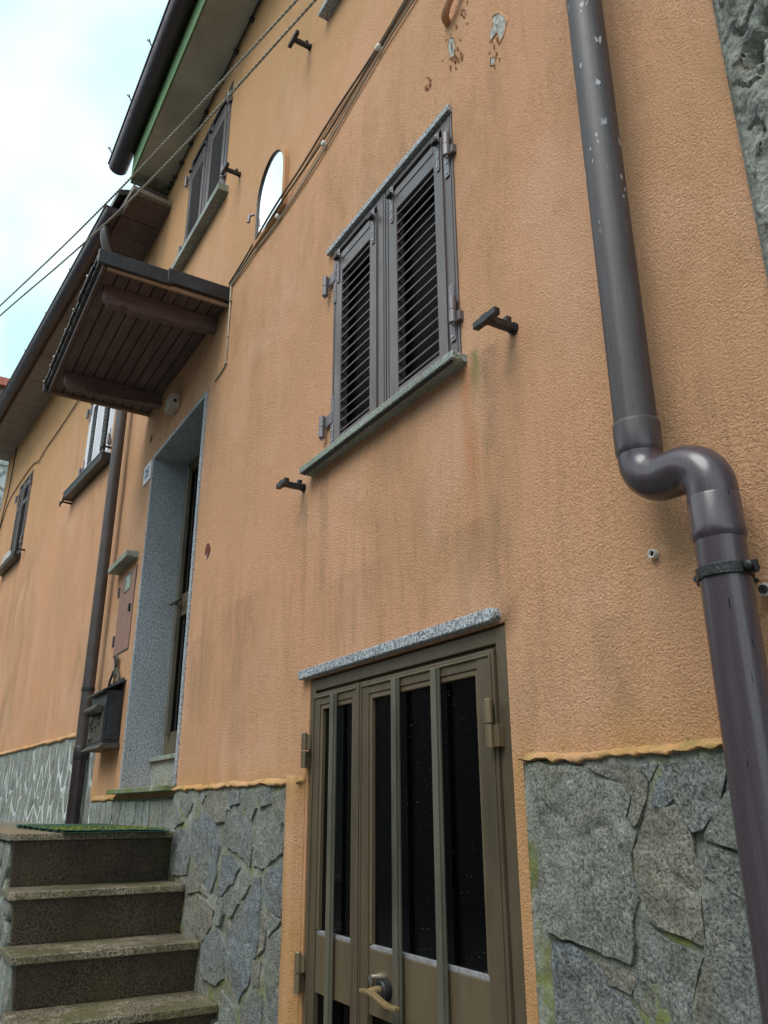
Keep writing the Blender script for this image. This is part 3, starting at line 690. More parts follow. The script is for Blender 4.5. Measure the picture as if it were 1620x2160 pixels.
hb(MB().box(A_+.055, B_-.055, y+.012, y+.02, 2.085, 2.92), 'glass', 'glass', ed); hb(MB().box(A_+.055, B_-.055, y+.012, y+.02, 3.09, zt-.14), 'glass', 'glass', ed)
for xc in (-5.885, -5.52, -5.15):
    hb(MB().box(xc-.024, xc+.024, y-.045, y-.0125, 2.065, zt-.12), 'door_bar', 'bar', ed, 0.003)
hb(MB().box(-5.98, -5.74, y-.07, y-.046, 3.02, 3.034).box(-5.90, -5.87, y-.07, y-.012, 3.018, 3.036), 'handle', 'bar', ed, 0.002)
tag(hb(MB().box(-6.02, -4.84, 0.40, 0.41, 1.95, 4.2), 'inner_wall', 'void', ed))

# ---- plinth: mortar bed with picked-out rubble stones
SE= [[(-1.693,1.679),(-1.661,1.679),(-1.503,1.663),(-1.47,1.643),(-1.391,1.62),(-1.367,1.594),(-1.378,1.549),(-1.358,1.517),(-1.372,1.47),(-1.372,1.424),(-1.368,1.38),(-1.383,1.334),(-1.398,1.256),(-1.477,1.258),(-1.551,1.276),(-1.668,1.292),(-1.676,1.371),(-1.682,1.475),(-1.688,1.583)],[(-1.493,1.663),(-1.358,1.662),(-1.331,1.658),(-1.308,1.623),(-1.317,1.593),(-1.34,1.536),(-1.357,1.527),(-1.371,1.552),(-1.362,1.594),(-1.386,1.623),(-1.465,1.646)],[(-1.327,1.661),(-1.27,1.66),(-1.302,1.621)],[(-1.274,1.639),(-1.251,1.626),(-1.241,1.583),(-1.272,1.566),(-1.302,1.577),(-1.291,1.611)],[(-1.315,1.565),(-1.273,1.563),(-1.239,1.572),(-1.212,1.544),(-1.203,1.506),(-1.205,1.469),(-1.196,1.416),(-1.21,1.308),(-1.263,1.321),(-1.321,1.332),(-1.347,1.346),(-1.352,1.396),(-1.367,1.431),(-1.366,1.477),(-1.341,1.53)],[(-1.262,1.658),(-1.089,1.668),(-1.103,1.622),(-1.128,1.579),(-1.173,1.53),(-1.193,1.521),(-1.223,1.55),(-1.238,1.58),(-1.25,1.629)],[(-1.087,1.65),(-0.98,1.651),(-0.994,1.499),(-1.078,1.491),(-1.142,1.499),(-1.177,1.504),(-1.17,1.524),(-1.125,1.573),(-1.097,1.622)],[(-1.179,1.492),(-1.109,1.487),(-1.012,1.483),(-1.014,1.439),(-1.022,1.395),(-1.09,1.405),(-1.122,1.413),(-1.188,1.441)],[(-1.185,1.436),(-1.123,1.408),(-1.024,1.388),(-1.026,1.331),(-1.023,1.297),(-1.041,1.178),(-1.276,1.13),(-1.216,1.297),(-1.199,1.352)],[(-1.654,1.273),(-1.587,1.268),(-1.508,1.235),(-1.486,1.197),(-1.426,1.178),(-1.388,1.151),(-1.37,1.111),(-1.662,1.053),(-1.662,1.224)],[(-1.497,1.246),(-1.417,1.242),(-1.394,1.228),(-1.416,1.194),(-1.475,1.208)],[(-1.387,1.246),(-1.357,1.336),(-1.322,1.32),(-1.219,1.296),(-1.273,1.168),(-1.283,1.129),(-1.362,1.113),(-1.379,1.158),(-1.408,1.189)]]
SD= [[(-4.614,1.64),(-4.435,1.647),(-4.391,1.599),(-4.486,1.531),(-4.598,1.58)],[(-4.279,1.645),(-4.188,1.634),(-4.225,1.602),(-4.288,1.617)],[(-4.149,1.652),(-3.956,1.649),(-3.875,1.561),(-3.892,1.509),(-4.009,1.508),(-4.189,1.57),(-4.238,1.593)],[(-3.706,1.653),(-3.567,1.65),(-3.523,1.569),(-3.573,1.529),(-3.683,1.577),(-3.713,1.619)],[(-3.521,1.641),(-3.395,1.651),(-3.358,1.592),(-3.48,1.573)],[(-3.34,1.615),(-3.219,1.642),(-3.212,1.503),(-3.281,1.524),(-3.346,1.577)],[(-3.863,1.561),(-3.718,1.578),(-3.575,1.513),(-3.545,1.412),(-3.568,1.341),(-3.686,1.375),(-3.859,1.401),(-3.922,1.466)],[(-3.53,1.537),(-3.365,1.569),(-3.261,1.517),(-3.24,1.401),(-3.342,1.36),(-3.439,1.333),(-3.535,1.339),(-3.511,1.428)],[(-4.355,1.514),(-4.187,1.561),(-4.036,1.508),(-3.961,1.397),(-3.977,1.279),(-4.052,1.191),(-4.208,1.265),(-4.355,1.384)],[(-4.648,1.452),(-4.471,1.474),(-4.37,1.347),(-4.415,1.253),(-4.639,1.24),(-4.683,1.334)],[(-3.904,1.366),(-3.78,1.371),(-3.69,1.327),(-3.762,1.26),(-3.92,1.184),(-3.926,1.282)],[(-3.663,1.297),(-3.587,1.317),(-3.558,1.266),(-3.647,1.198),(-3.676,1.234)],[(-3.397,1.32),(-3.228,1.372),(-3.201,1.283),(-3.226,1.171),(-3.323,1.189),(-3.418,1.239)],[(-3.519,1.298),(-3.445,1.295),(-3.437,1.186),(-3.445,1.057),(-3.507,0.909),(-3.62,0.815),(-3.768,0.892),(-3.806,1.038),(-3.695,1.141),(-3.543,1.237)],[(-3.849,1.206),(-3.71,1.232),(-3.674,1.181),(-3.76,1.112),(-3.838,1.143)],[(-4.385,1.139),(-4.217,1.178),(-3.987,1.13),(-3.998,1.056),(-4.117,0.987),(-4.299,1.034)],[(-4.067,1.009),(-3.921,1.056),(-3.836,1.004),(-3.802,0.88),(-3.902,0.835),(-4.084,0.839),(-4.129,0.92)],[(-3.406,1.182),(-3.355,1.137),(-3.383,1.044),(-3.448,1.001),(-3.44,1.093)],[(-3.328,1.071),(-3.224,1.144),(-3.2,0.735),(-3.324,0.71),(-3.341,0.934)],[(-3.487,0.989),(-3.407,0.992),(-3.414,0.896),(-3.485,0.899)],[(-3.595,0.791),(-3.481,0.872),(-3.382,0.874),(-3.361,0.702),(-3.554,0.663)],[(-3.828,0.832),(-3.658,0.78),(-3.605,0.653),(-3.81,0.611)],[(-4.692,1.611),(-4.627,1.56),(-4.53,1.512),(-4.67,1.471),(-4.725,1.54)],[(-3.877,1.643),(-3.741,1.647),(-3.732,1.59),(-3.854,1.582)],[(-4.307,1.313),(-4.091,1.179),(-4.19,1.189),(-4.392,1.165),(-4.406,1.218)],[(-3.966,1.156),(-3.872,1.196),(-3.859,1.126),(-3.899,1.075),(-3.963,1.076)],[(-3.32,1.169),(-3.229,1.16),(-3.339,1.083),(-3.345,1.131)]]
def mdisp(seed, a=0.008):
    return lambda x, z: a*noise.noise(Vector((x*9, seed, z*8))) + a*0.8*noise.fractal(Vector((x*26, seed, z*24)), 0.7, 2.1, 4)
def plinth_block(x0, x1, z0, z1, yf, seed, mat='mortar', name='plinth', parent=None, off=HL, amp=0.008):
    mb = MB(); wall_grid(mb, x0, x1, z0, z1, [], 0.020, 0.02-yf, 0.01, lambda x, z: mdisp(seed, amp)(x, z))
    mb.v = [(v[0]-off[0], v[1]+yf, v[2]) for v in mb.v]
    return mb.build(name, mat, parent or house, weld=True)
pr_ = plinth_block(-1.728, -0.84, 0, 1.684, -0.028, 3.1, amp=0.006); pr_['label'] = 'rubble plinth between cellar door and downpipe'
for i, P in enumerate(SE):
    mt = 'stone_blue' if i in (3,) else ('stone_brown' if i in (1, 4, 10) else 'stone')
    if i == 9: mt = 'stone_blue'
    slab(roughen(P, 0.005, 0.028), -0.024, 0.016 if i in (0, 5, 6) else 0.012, mt, pr_, 0.009, 0.012, xo=4)
for P in voronoi(-1.70, -0.86, 0.02, 1.03, 8, 1.3, 0.03, 5):
    stone([(x+4, z) for x, z in roughen(P, 0.008, 0.1)], -0.024, 0.022, 'stone', pr_, 0.004)
pl_ = plinth_block(-4.76, -3.20, 0, 1.668, -0.024, 5.7, amp=0.006); pl_['label'] = 'mossy rubble plinth between steps and cellar door'
for i, P in enumerate(SD):
    slab(roughen(P, 0.006, 0.035), -0.022, 0.013, 'stone_brown' if i in (2, 15, 17, 19, 24) else ('stone_blue' if i in (8, 12, 13, 10) else 'stone'), pl_, 0.007, 0.016, xo=4)
for P in voronoi(-4.1, -3.24, 0.02, 0.70, 9, 1.4, 0.03, 9):
    stone([(x+4, z) for x, z in roughen(P, 0.008, 0.1)], -0.024, 0.020, 'stone', pl_, 0.004)
pm_ = plinth_block(-6.86, -4.762, 0, 1.635, -0.006, 8.8, 'mortar', amp=0.005); pm_['label'] = 'greenish stone plinth under the front doorway'
for P in voronoi(-6.84, -4.78, 1.0, 1.62, 26, 2.2, 0.02, 14):
    stone([(x+4, z) for x, z in roughen(P, 0.006, 0.1)], -0.008, 0.008, 'stone_smooth', pm_, 0.002)
# plaster lips over the plinths and the plaster return beside the cellar door
def lip(x0, x1, z, yo, hz=0.035, drop=0.012, seed=0.0, n=None, zf=None):
    n = n or max(4, int((x1-x0)/0.022)); mb = MB(); V = []
    for i in range(n+1):
        x = x0+(x1-x0)*i/n; zz = z+(zf(x) if zf else 0); wv = 0.010*noise.noise(Vector((x*5, seed, 1)))
        j = lambda a: random.uniform(-a, a); V += [(x, -0.001, zz+hz+wv*1.6+j(.003)), (x, yo*0.5+j(.003), zz+hz*0.55+wv+j(.004)), (x, yo+j(.003), zz+0.004+wv*0.6+j(.004)), (x, yo*0.98, zz-drop+wv*1.9+j(.006)), (x, 0.0, zz-drop*0.6)]
    F = [(i*5+k, i*5+5+k, i*5+6+k, i*5+1+k) for i in range(n) for k in range(4)]+[(0, 1, 2, 3, 4), tuple(n*5+k for k in (4, 3, 2, 1, 0))]
    mb.add(V, F, 0, True); return mb
hb(lip(-1.735, -0.84, 1.684, -0.040, 0.020, 0.004, seed=1.0), 'plaster_lip', 'lip'); hb(lip(-4.785, -3.105, 1.672, -0.036, 0.022, 0.005, seed=4.0), 'plaster_lip', 'lip')
hb(lip(-6.84, -6.15, 1.64, -0.02, 0.03, seed=7.0), 'plaster_lip', 'lip')
mb = MB(); n = 40; V = []
for i in range(n+1):
    z = 1.70*i/n; wv = 0.006*noise.noise(Vector((3, 1.5, z*7)))
    V += [(-3.215+wv*1.6, -0.024, z), (-3.195+wv, -0.043, z), (-3.120, -0.038+wv*.5, z), (-3.105, -0.001, z)]
mb.add(V, [(i*4+k, i*4+4+k, i*4+5+k, i*4+1+k) for i in range(n) for k in range(3)]+[tuple(n*4+k for k in range(4))], 0, True)
hb(mb, 'plaster_return', 'plaster')
# ---- eaves: soffit, green fascia, roof
ZS = 7.335
hb(MB().box(-6.56, 0.6, -0.356, 0.34, ZS, ZS+0.03), 'soffit', 'soffit', bevel=0.004)
hb(MB().box(-6.60, 0.6, -0.372, -0.358, ZS-0.004, 7.74), 'fascia', 'green', bevel=0.003)
mb = MB(); V = []
for i in range(9):
    yy = -0.36+0.36*i/8; V += [(-6.66+0.02*noise.noise(Vector((yy*9, 1, 2))), yy, ZS-0.02+0.01*noise.noise(Vector((yy*12, 5, 2)))), (-6.50+0.03*noise.noise(Vector((yy*9, 8, 2))), yy, ZS-0.008), (-6.60, yy, ZS+0.12)]
mb.add(V, [(i*3+k, i*3+3+k, i*3+3+(k+1) % 3, i*3+(k+1) % 3) for i in range(8) for k in range(3)])
hb(mb, 'soffit_end', 'mortar')
rf = MB().add([(-6.62, -0.45, 7.76), (0.8, -0.45, 7.76), (0.8, 3.2, 9.3), (-6.62, 3.2, 9.3), (-6.62, -0.45, 7.82), (0.8, -0.45, 7.82), (0.8, 3.2, 9.36), (-6.62, 3.2, 9.36)],
              [(0, 3, 2, 1), (4, 5, 6, 7), (0, 1, 5, 4), (1, 2, 6, 5), (2, 3, 7, 6), (3, 0, 4, 7)])
hb(rf, 'roof', 'tile')
hb(MB().box(-6.60, -6.45, -0.355, 3.0, ZS+.035, 7.75), 'gable_end', 'mortar')
tag(hb(MB().box(-7.0, -0.9, 3.0, 3.1, 0, 9.2), 'rear_wall', 'plaster'))

# ---- gutter of the orange house
def half_gutter(pts0, x0, x1, yc, zc, r, mb=None):
    mb = mb or MB(); n = 12; V = []; F = []
    prof = [(yc+r*math.cos(R(180+180*i/n)), zc+r*math.sin(R(180+180*i/n))) for i in range(n+1)]
    prof += [(yc+(r-.006)*math.cos(R(360-180*i/n)), zc+(r-.006)*math.sin(R(360-180*i/n))) for i in range(n+1)]
    k = len(prof); V = [(x0, y, z) for y, z in prof]+[(x1, y, z) for y, z in prof]
    F = [(i, (i+1) % k, (i+1) % k+k, i+k) for i in range(k)]
    mb.add(V, F, 0, True)
    for x in (x0, x1): mb.add([(x, y, z) for y, z in prof[:n+1]], [tuple(range(n+1))])
    mb.tube([(x0, yc-r-.002, zc), (x1, yc-r-.002, zc)], 0.009, 8)
    return mb
gt = thing('gutter', 'dark brown half-round gutter along the green eaves, upper right one', 'gutter', (-6.9, -0.46, 7.66))
GL = Vector((-6.9, -0.46, 7.66))
def sub(mb, L): mb.v = [tuple(Vector(v)-Vector(L)) for v in mb.v]; return mb
sub(half_gutter(None, -6.90, 0.6, -0.455, 7.655, 0.094), GL).build('channel', 'gutter', gt)
for x in (-6.75, -6.02, -5.36, -4.7, -4.0, -3.3):
    mb = MB().box(x-.012, x+.012, -0.552, -0.37, 7.668, 7.674).tube([(x, -0.553, 7.66), (x, -0.575, 7.70), (x-.012, -0.592, 7.725), (x-.03, -0.590, 7.74)], [.006, .006, .009, .004], 6)
    mb.tube([(x, -0.575, 7.70), (x+.02, -0.585, 7.715)], [.007, .003], 6)
    sub(mb, GL).build('gutter_bracket', 'gutter', gt)

# ================================================================ LEFT HOUSE (turned a little towards the street)
AL = R(4.3); PX = -7.08
lh = thing('neighbour_house', 'lower orange plastered house beyond the far downpipe, with slate-clad base', 'house', (PX, 0, 0), AL)
LW3 = (-1.55, -0.60, 4.86, 5.93); LW4 = (-5.12, -4.31, 4.80, 6.03); SH = -6.52
def lb(mb, name, mat, parent=None, bevel=0.0, **k): return mb.build(name, mat, parent or lh, bevel, **k)
ld = lambda x, z: disp(x-20, z)
w = MB(); wall_grid(w, SH, 0.0, 0, 7.0, [LW3, LW4], 0.12, 0.3, 0.1, ld)
lb(w, 'wall', 'plaster', weld=True)
lb(MB().box(SH+.02, -0.1, 0.32, 0.34, 0.05, 6.9), 'inner_wall', 'void')
lb(MB().box(SH, SH+0.25, 0.3, 5.5, 0, 7.6), 'side_wall', 'plaster')
w3 = louvre_window(lh, (0, 0, 0), *LW3, -1.085, 5.83, 4.93, 5.74, 19, mat='alu_pale', slatmat='alu', st=.07, fl=.075)
w3['label'] = 'pale shiny louvred shutters beside the far downpipe'
lb(MB().box(-1.88, -0.52, -0.10, 0.02, 4.775, 4.855), 'sill', 'darkedge', w3, 0.004); lb(MB().box(-1.885, -0.515, -0.106, 0.02, 4.8555, 4.868), 'sill_edge', 'granite_green', w3, 0.003)
w4 = louvre_window(lh, (0, 0, 0), *LW4, -4.82, 5.95, 4.86, 5.86, 20, midrail=5.60, flap_hinge=False)
w4['label'] = 'dark louvred shutters at the far left end'
lb(MB().box(-5.42, -4.27, -0.10, 0.02, 4.73, 4.79), 'sill', 'darkedge', w4, 0.004)
mb = MB(); V = []
for i in range(9):
    t_ = i/8; x = -5.1+0.68*t_; V += [(x, -0.106, 4.795+0.0*t_), (x, -0.108, 4.795+0.07*math.sin(math.pi*t_)+0.05*t_)]
mb.add(V, [(i*2, i*2+2, i*2+3, i*2+1) for i in range(8)]); V2 = [(v[0], v[1]+0.004, v[2]) for v in V]; mb.add(V2, [(i*2, i*2+1, i*2+3, i*2+2) for i in range(8)])
lb(mb, 'sill_cover', 'porcelain', w4)
# slate base
mb = MB(); wall_grid(mb, SH, 0.21, 0, 2.160, [], 0.07, 0.06, 0.01, mdisp(9.1, 0.007)); mb.v = [(v[0], v[1]-0.03, v[2]) for v in mb.v]
lpz = lb(mb, 'plinth', 'mortar_white', weld=True); lpz['label'] = 'slate cladding with pale smeared joints'
for P in voronoi(SH+.02, 0.19, 0.9, 2.145, 150, 2.4, 0.040, 21):
    stone(roughen(P, 0.012, 0.12), -0.031, 0.003, 'stone_smooth', lpz, 0.001)
mb = lip(SH, 0.0, 2.168, -0.048, 0.03, 0.016, 9.0, 70); lb(mb, 'plaster_lip', 'lip')
mb = MB(); n = 16; V = []
for i in range(n+1):
    z = 1.63+0.54*i/n; wv = 0.012*noise.noise(Vector((5, 2.5, z*8)))
    V += [(0.19+wv, -0.036, z), (0.235+wv, -0.030, z), (0.275+wv*.5, -0.006, z)]
mb.add(V, [(i*3+k, i*3+3+k, i*3+4+k, i*3+1+k) for i in range(n) for k in range(2)], 0, True)
lb(mb, 'plaster_return', 'plaster')
# eaves boards, gutter
for i, (s0, s1) in enumerate(zip((-0.62, -0.30, 0.0, 0.28, 0.62, 1.35, 2.235, 2.835, 3.575, 4.366, 5.07, 5.77), (-0.31, -0.01, 0.27, 0.61, 1.34, 2.225, 2.825, 3.565, 4.356, 5.06, 5.76, 6.62))):
    lb(MB().box(-s1, -s0, -0.398, 0.3, 6.975+random.uniform(-.003, .003), 7.0), 'soffit_board', 'darkwood' if i < 4 else 'board', bevel=0.003)  # first boards, next to the taller house, use the darker wood
lb(MB().box(-6.62, 0.62, -0.415, -0.3985, 6.96, 7.12), 'fascia', 'darkwood')
for k in range(6):
    za = 7.003+0.056*k; xe = 0.66-0.05*k+random.uniform(-.03, .03); ye = -.43+.03*k+random.uniform(-.02, .02)
    lb(MB().add([(0.20, ye, za), (xe, ye+.01, za), (xe-.02, .10, za+.004), (0.20, .10, za), (0.20, ye, za+.05), (xe, ye+.01, za+.05), (xe-.02, .10, za+.054), (0.20, .10, za+.05)],
                [(0, 3, 2, 1), (4, 5, 6, 7), (0, 1, 5, 4), (1, 2, 6, 5), (2, 3, 7, 6), (3, 0, 4, 7)]), 'verge_board', 'darkwood' if k % 2 else 'board', bevel=.004)
lb(MB().box(-6.62, 0.60, -0.40, 0.3, 7.004, 7.03), 'roof_deck', 'void')
rf = MB().add([(-6.7, -0.50, 7.08), (0.45, -0.50, 7.08), (0.45, 3.2, 8.7), (-6.7, 3.2, 8.7), (-6.7, -0.50, 7.14), (0.45, -0.50, 7.14), (0.45, 3.2, 8.76), (-6.7, 3.2, 8.76)],
              [(0, 3, 2, 1), (4, 5, 6, 7), (0, 1, 5, 4), (1, 2, 6, 5), (2, 3, 7, 6), (3, 0, 4, 7)])
lb(rf, 'roof', 'tile')
def toW(x, y, z): return Vector((PX+x*math.cos(AL)-y*math.sin(AL), x*math.sin(AL)+y*math.cos(AL), z))
g2 = thing('gutter', 'dark brown gutter of the lower neighbouring roof, above the canopy', 'gutter', (PX, 0, 0), AL)
half_gutter(None, -6.75, 0.34, -0.490, 7.00, 0.080).build('channel', 'gutter', g2)
for x in (-5.9, -4.9, -3.9, -2.9, -1.9, -0.9):
    MB().box(x-.010, x+.010, -0.573, -0.41, 7.001, 7.007).tube([(x, -0.573, 7.0), (x, -0.584, 7.03)], .005, 6).build('gutter_bracket', 'gutter', g2)

# ================================================================ WALL AT THE RIGHT EDGE
rw = thing('rough_stone_house', 'rough grey render over stones at the top right corner', 'house', (0.4, 0, 0))
mb = MB(); nx = 84; V = []
zz = [0.25*k for k in range(10)]+[2.5+0.0095*k for k in range(300)]+[5.4+0.2*k for k in range(14)]; nz = len(zz)-1
HOLES = [(-0.762, 3.25, 0.020, 0.035), (-0.715, 3.30, 0.015, 0.03), (-0.66, 3.05, 0.012, 0.05), (-0.775, 2.86, 0.010, 0.03)]
for j in range(nz+1):
    z = zz[j]
    for i in range(nx+1):
        x = -0.832+1.3*(i/nx)**2.0
        w1_ = 0.2*noise.noise(Vector((x*5, 5, z*5)))
        f1 = noise.fractal(Vector((x*7, 2, z*6)), 0.75, 2.1, 6); f2 = abs(noise.noise(Vector((x*9+w1_, 9, z*7+w1_)))); f3 = noise.noise(Vector((x*60, 4, z*60)))
        e_ = min(1, (x+.832)*18)
        y = -0.010-0.022*e_-0.022*f1*(.3+.7*e_)+0.022*max(0, 1-f2/0.05)*e_-0.004*f3
        for hx, hz, ax, az in HOLES: y += 0.07*math.exp(-((x-hx)/ax)**2-((z-hz)/az)**2)
        xx = x+(0.006*noise.noise(Vector((1, 3, z*30))) if i == 0 else 0)
        V.append((xx-0.4, y, z))
mb.add(V, [(j*(nx+1)+i, j*(nx+1)+i+1, (j+1)*(nx+1)+i+1, (j+1)*(nx+1)+i) for j in range(nz) for i in range(nx)], 0, False)
mb.add([(-1.232, -0.02, 0), (-1.232, -0.02, 8), (-1.232, 0.3, 8), (-1.232, 0.3, 0)], [(0, 1, 2, 3)])
mb.build('wall', 'rough_wall', rw, rec=False)

# ================================================================ HOUSE AT THE FAR END
fh = thing('far_stone_house', 'whitish stone house with red roof edge at the far left', 'house', (-17, -1, 0))
mb = MB(); wall_grid(mb, -5.0, 4.0, 0, 9.4, [], 0.25, 0.3, 0.1, lambda x, z: 0.05*noise.noise(Vector((x*3, 1, z*3)))+0.02*noise.noise(Vector((x*9, 1, z*9))))
mb.v = [(v[1]*-1, v[0], v[2]) for v in mb.v]; mb.build('wall', 'white_stone', fh, weld=True)
random.seed(3)
for P in voronoi(-1.2, 2.6, 5.4, 9.0, 130, 0.8, 0.05, 33):
    P = roughen(P, 0.02, 0.2); n = len(P); mb = MB(); cx = sum(p[0] for p in P)/n; cz = sum(p[1] for p in P)/n
    mb.add([(-0.01, x, z) for x, z in P]+[(0.05, cx+(x-cx)*.85, cz+(z-cz)*.85) for x, z in P], [tuple(range(n, 2*n))]+[(i, (i+1) % n, (i+1) % n+n, i+n) for i in range(n)])
    mb.build('stone', 'white_stone', fh)
MB().box(-4, 0.35, -5.4, 4.4, 9.35, 9.72).build('eaves_board', 'board', fh); MB().box(-4, 0.5, -5.6, 4.6, 9.725, 9.9).build('roof', 'tile_red', fh)

# ================================================================ OPPOSITE SIDE OF THE LANE (seen only in reflections)
op = thing('opposite_house', 'dark stone house across the lane, behind the viewer', 'house', (-8, -8, 0))
mb = MB(); wall_grid(mb, -22, 12, 0, 5.6, [], 0.6, 0.4, 0.1, lambda x, z: 0.05*noise.noise(Vector((x, 1, z)))); mb.v = [(-v[0]-4, -v[1], v[2]) for v in mb.v]
mb.build('wall', 'opposite', op, weld=True)
MB().add([(-17, 0.4, 5.5), (19, 0.4, 5.5), (19, -4, 7.6), (-17, -4, 7.6), (-17, 0.4, 5.6), (19, 0.4, 5.6), (19, -4, 7.7), (-17, -4, 7.7)],
         [(0, 3, 2, 1), (4, 5, 6, 7), (0, 1, 5, 4), (1, 2, 6, 5), (2, 3, 7, 6), (3, 0, 4, 7)]).build('roof', 'tile', op)

# ================================================================ STAIRCASE
st = thing('stone_staircase', 'wet mossy granite steps climbing along the wall to the front door', 'staircase', (-4.7, -0.45, 0))
SL = Vector((-4.7, -0.45, 0))
XF = [-4.690, -4.420, -4.140, -3.855, -3.57, -3.29, -3.01]; ZT = [1.456, 1.208, 0.980, 0.768, 0.548, 0.328, 0.108]; YL, YR = -0.862, -0.030
for k, (x, z) in enumerate(zip(XF, ZT)):
    xb = -9.2 if k == 0 else XF[k-1]-0.055
    sub(MB().box(xb, x, YL, YR+(0.0 if k else 0.02), z-0.034, z), SL).build('tread', 'step', st, 0.005, seg=3)
    zb = ZT[k+1] if k < 6 else 0
    sub(MB().add([(x-0.05, YL+0.045, zb), (x-0.05, YR+.01, zb), (x-0.032, YR+.01, z-.035), (x-0.032, YL+0.03, z-.035), (x-0.10, YL+0.045, zb), (x-0.10, YR+.01, zb), (x-0.10, YR+.01, z-.035), (x-0.10, YL+0.03, z-.035)],
            [(0, 1, 2, 3), (7, 6, 5, 4), (0, 4, 5, 1), (1, 5, 6, 2), (2, 6, 7, 3), (3, 7, 4, 0)]), SL).build('riser', 'riser', st, 0.003)
mb = MB()
for k, (x, z) in enumerate(zip(XF, ZT)):
    xb = -9.2 if k == 0 else XF[k-1]-0.101
    mb.box(xb, x-0.101, YL+0.05, YR, 0, z-0.036)
ck = sub(mb, SL).build('cheek', 'mortar', st)
for k, (x, z) in enumerate(zip(XF, ZT)):
    xb = -7.2 if k == 0 else XF[k-1]-0.101
    for P in voronoi(xb, x-0.105, 0.02, z-0.04, max(4, int((x-xb)*z*26)), 2.0, 0.02, 40+k):
        stone([(a-SL.x, c) for a, c in roughen(P, 0.008, 0.12)], YL+0.05-SL.y, 0.03, 'stone_smooth', ck, 0.004)
# door mat on the landing
mt = thing('door_mat', 'green ribbed grass mat with yellow moss lying on the top landing', 'doormat', (-5.3, -0.35, 1.457))
mb = MB(); nx, ny = 70, 20; V = []
for i in range(nx+1):
    for j in range(ny+1):
        x = -1.0+1.72*i/nx; yy = -0.27+0.55*j/ny+(0.012*math.sin(i*0.7) if j == 0 else 0)
        V.append((x, yy, 0.012+0.006*math.sin(i*1.5)*(1 if i < 30 else .4)+random.uniform(0, .004)))
mb.add(V, [(i*(ny+1)+j, (i+1)*(ny+1)+j, (i+1)*(ny+1)+j+1, i*(ny+1)+j+1) for i in range(nx) for j in range(ny)])
mb.box(-1.0, 0.72, -0.262, 0.272, 0.001, 0.006)
mb.build('mat_sheet', 'mat_green', mt, rec=False)
mb = MB()
for k in range(2600):
    x = random.uniform(-0.35, 0.70); yy = random.uniform(-0.265, 0.25)
    if x < 0.1 and random.random() < 0.6 or random.random() < 0.5 and noise.noise(Vector((x*6, yy*8, 1))) < 0: continue
    h = random.uniform(.006, .014); a_ = random.uniform(0, 6.28); s_ = 0.004; dx, dy = math.cos(a_)*s_, math.sin(a_)*s_
    mb.add([(x-dx, yy-dy, 0.012), (x+dx, yy+dy, 0.012), (x+random.uniform(-.008, .008), yy+random.uniform(-.008, .008), 0.012+h)], [(0, 1, 2)])
tag(mb.build('moss_fibres', 'mat_yellow', mt, rec=False), kind='stuff')

# ================================================================ DOWNPIPES
dp = thing('downpipe', 'large grey-brown plastic downpipe with S-bend at the right', 'downpipe', (-0.99, -0.1, 0))
PL = Vector((-0.99, -0.1, 0)); XA, XB, YP, RP = -1.165, -0.990, -0.100, 0.0500
sub(MB().tube([(XA, YP, 7.7), (XA, YP, 2.40)], RP, 40), PL).build('upper_pipe', 'pipe', dp)
sub(MB().tube([(XA, YP, 2.418), (XA, YP, 2.420), (XA, YP, 2.412), (XA, YP, 2.352), (XA, YP, 2.344), (XA, YP, 2.338)], [RP+.001, RP+.0035, RP+.0045, RP+.0045, RP+.0035, RP+.0012], 40), PL).build('socket', 'pipe', dp)
def bend(x0, z0, x1, z1, n=12, rb=0.066):
    pts = [(x0, YP, z0)]; zc = (z0+z1)/2
    sx_ = 1 if x1 > x0 else -1
    for i in range(n+1):
        a_ = R(90*i/n); pts.append((x0+sx_*rb*(1-math.cos(a_)), YP, zc+rb-rb*math.sin(a_)))
    pts.append(((x0+x1)/2, YP, zc))
    return pts
zc = 2.262; rb = 0.068
p1 = [(XA, YP, 2.343), (XA, YP, zc+rb)] + [(XA+rb*(1-math.cos(R(a_))), YP, zc+rb-rb*math.sin(R(a_))) for a_ in range(8, 91, 8)] + [(XA+rb+.018, YP, zc)]
sub(MB().tube(p1, RP+.001, 40), PL).build('elbow', 'pipe', dp)
p2 = [(XA+rb+.012, YP, zc), (XB-rb, YP, zc)] + [(XB-rb+rb*math.sin(R(a_)), YP, zc-rb+rb*math.cos(R(a_))) for a_ in range(8, 91, 8)] + [(XB, YP, zc-rb-.02)]
sub(MB().tube(p2, [RP+.0020]*len(p2), 40), PL).build('elbow', 'pipe', dp)
sub(MB().tube([(XB, YP, 2.175), (XB, YP, 2.172), (XB, YP, 2.105), (XB, YP, 2.095), (XB, YP, 2.088), (XB, YP, 2.082)], [RP+.002, RP+.0032, RP+.0032, RP+.0052, RP+.0035, RP+.001], 40), PL).build('socket', 'pipe', dp)
sub(MB().tube([(XB, YP, 2.10), (XB, YP, 0.0)], RP, 40), PL).build('lower_pipe', 'pipe', dp)
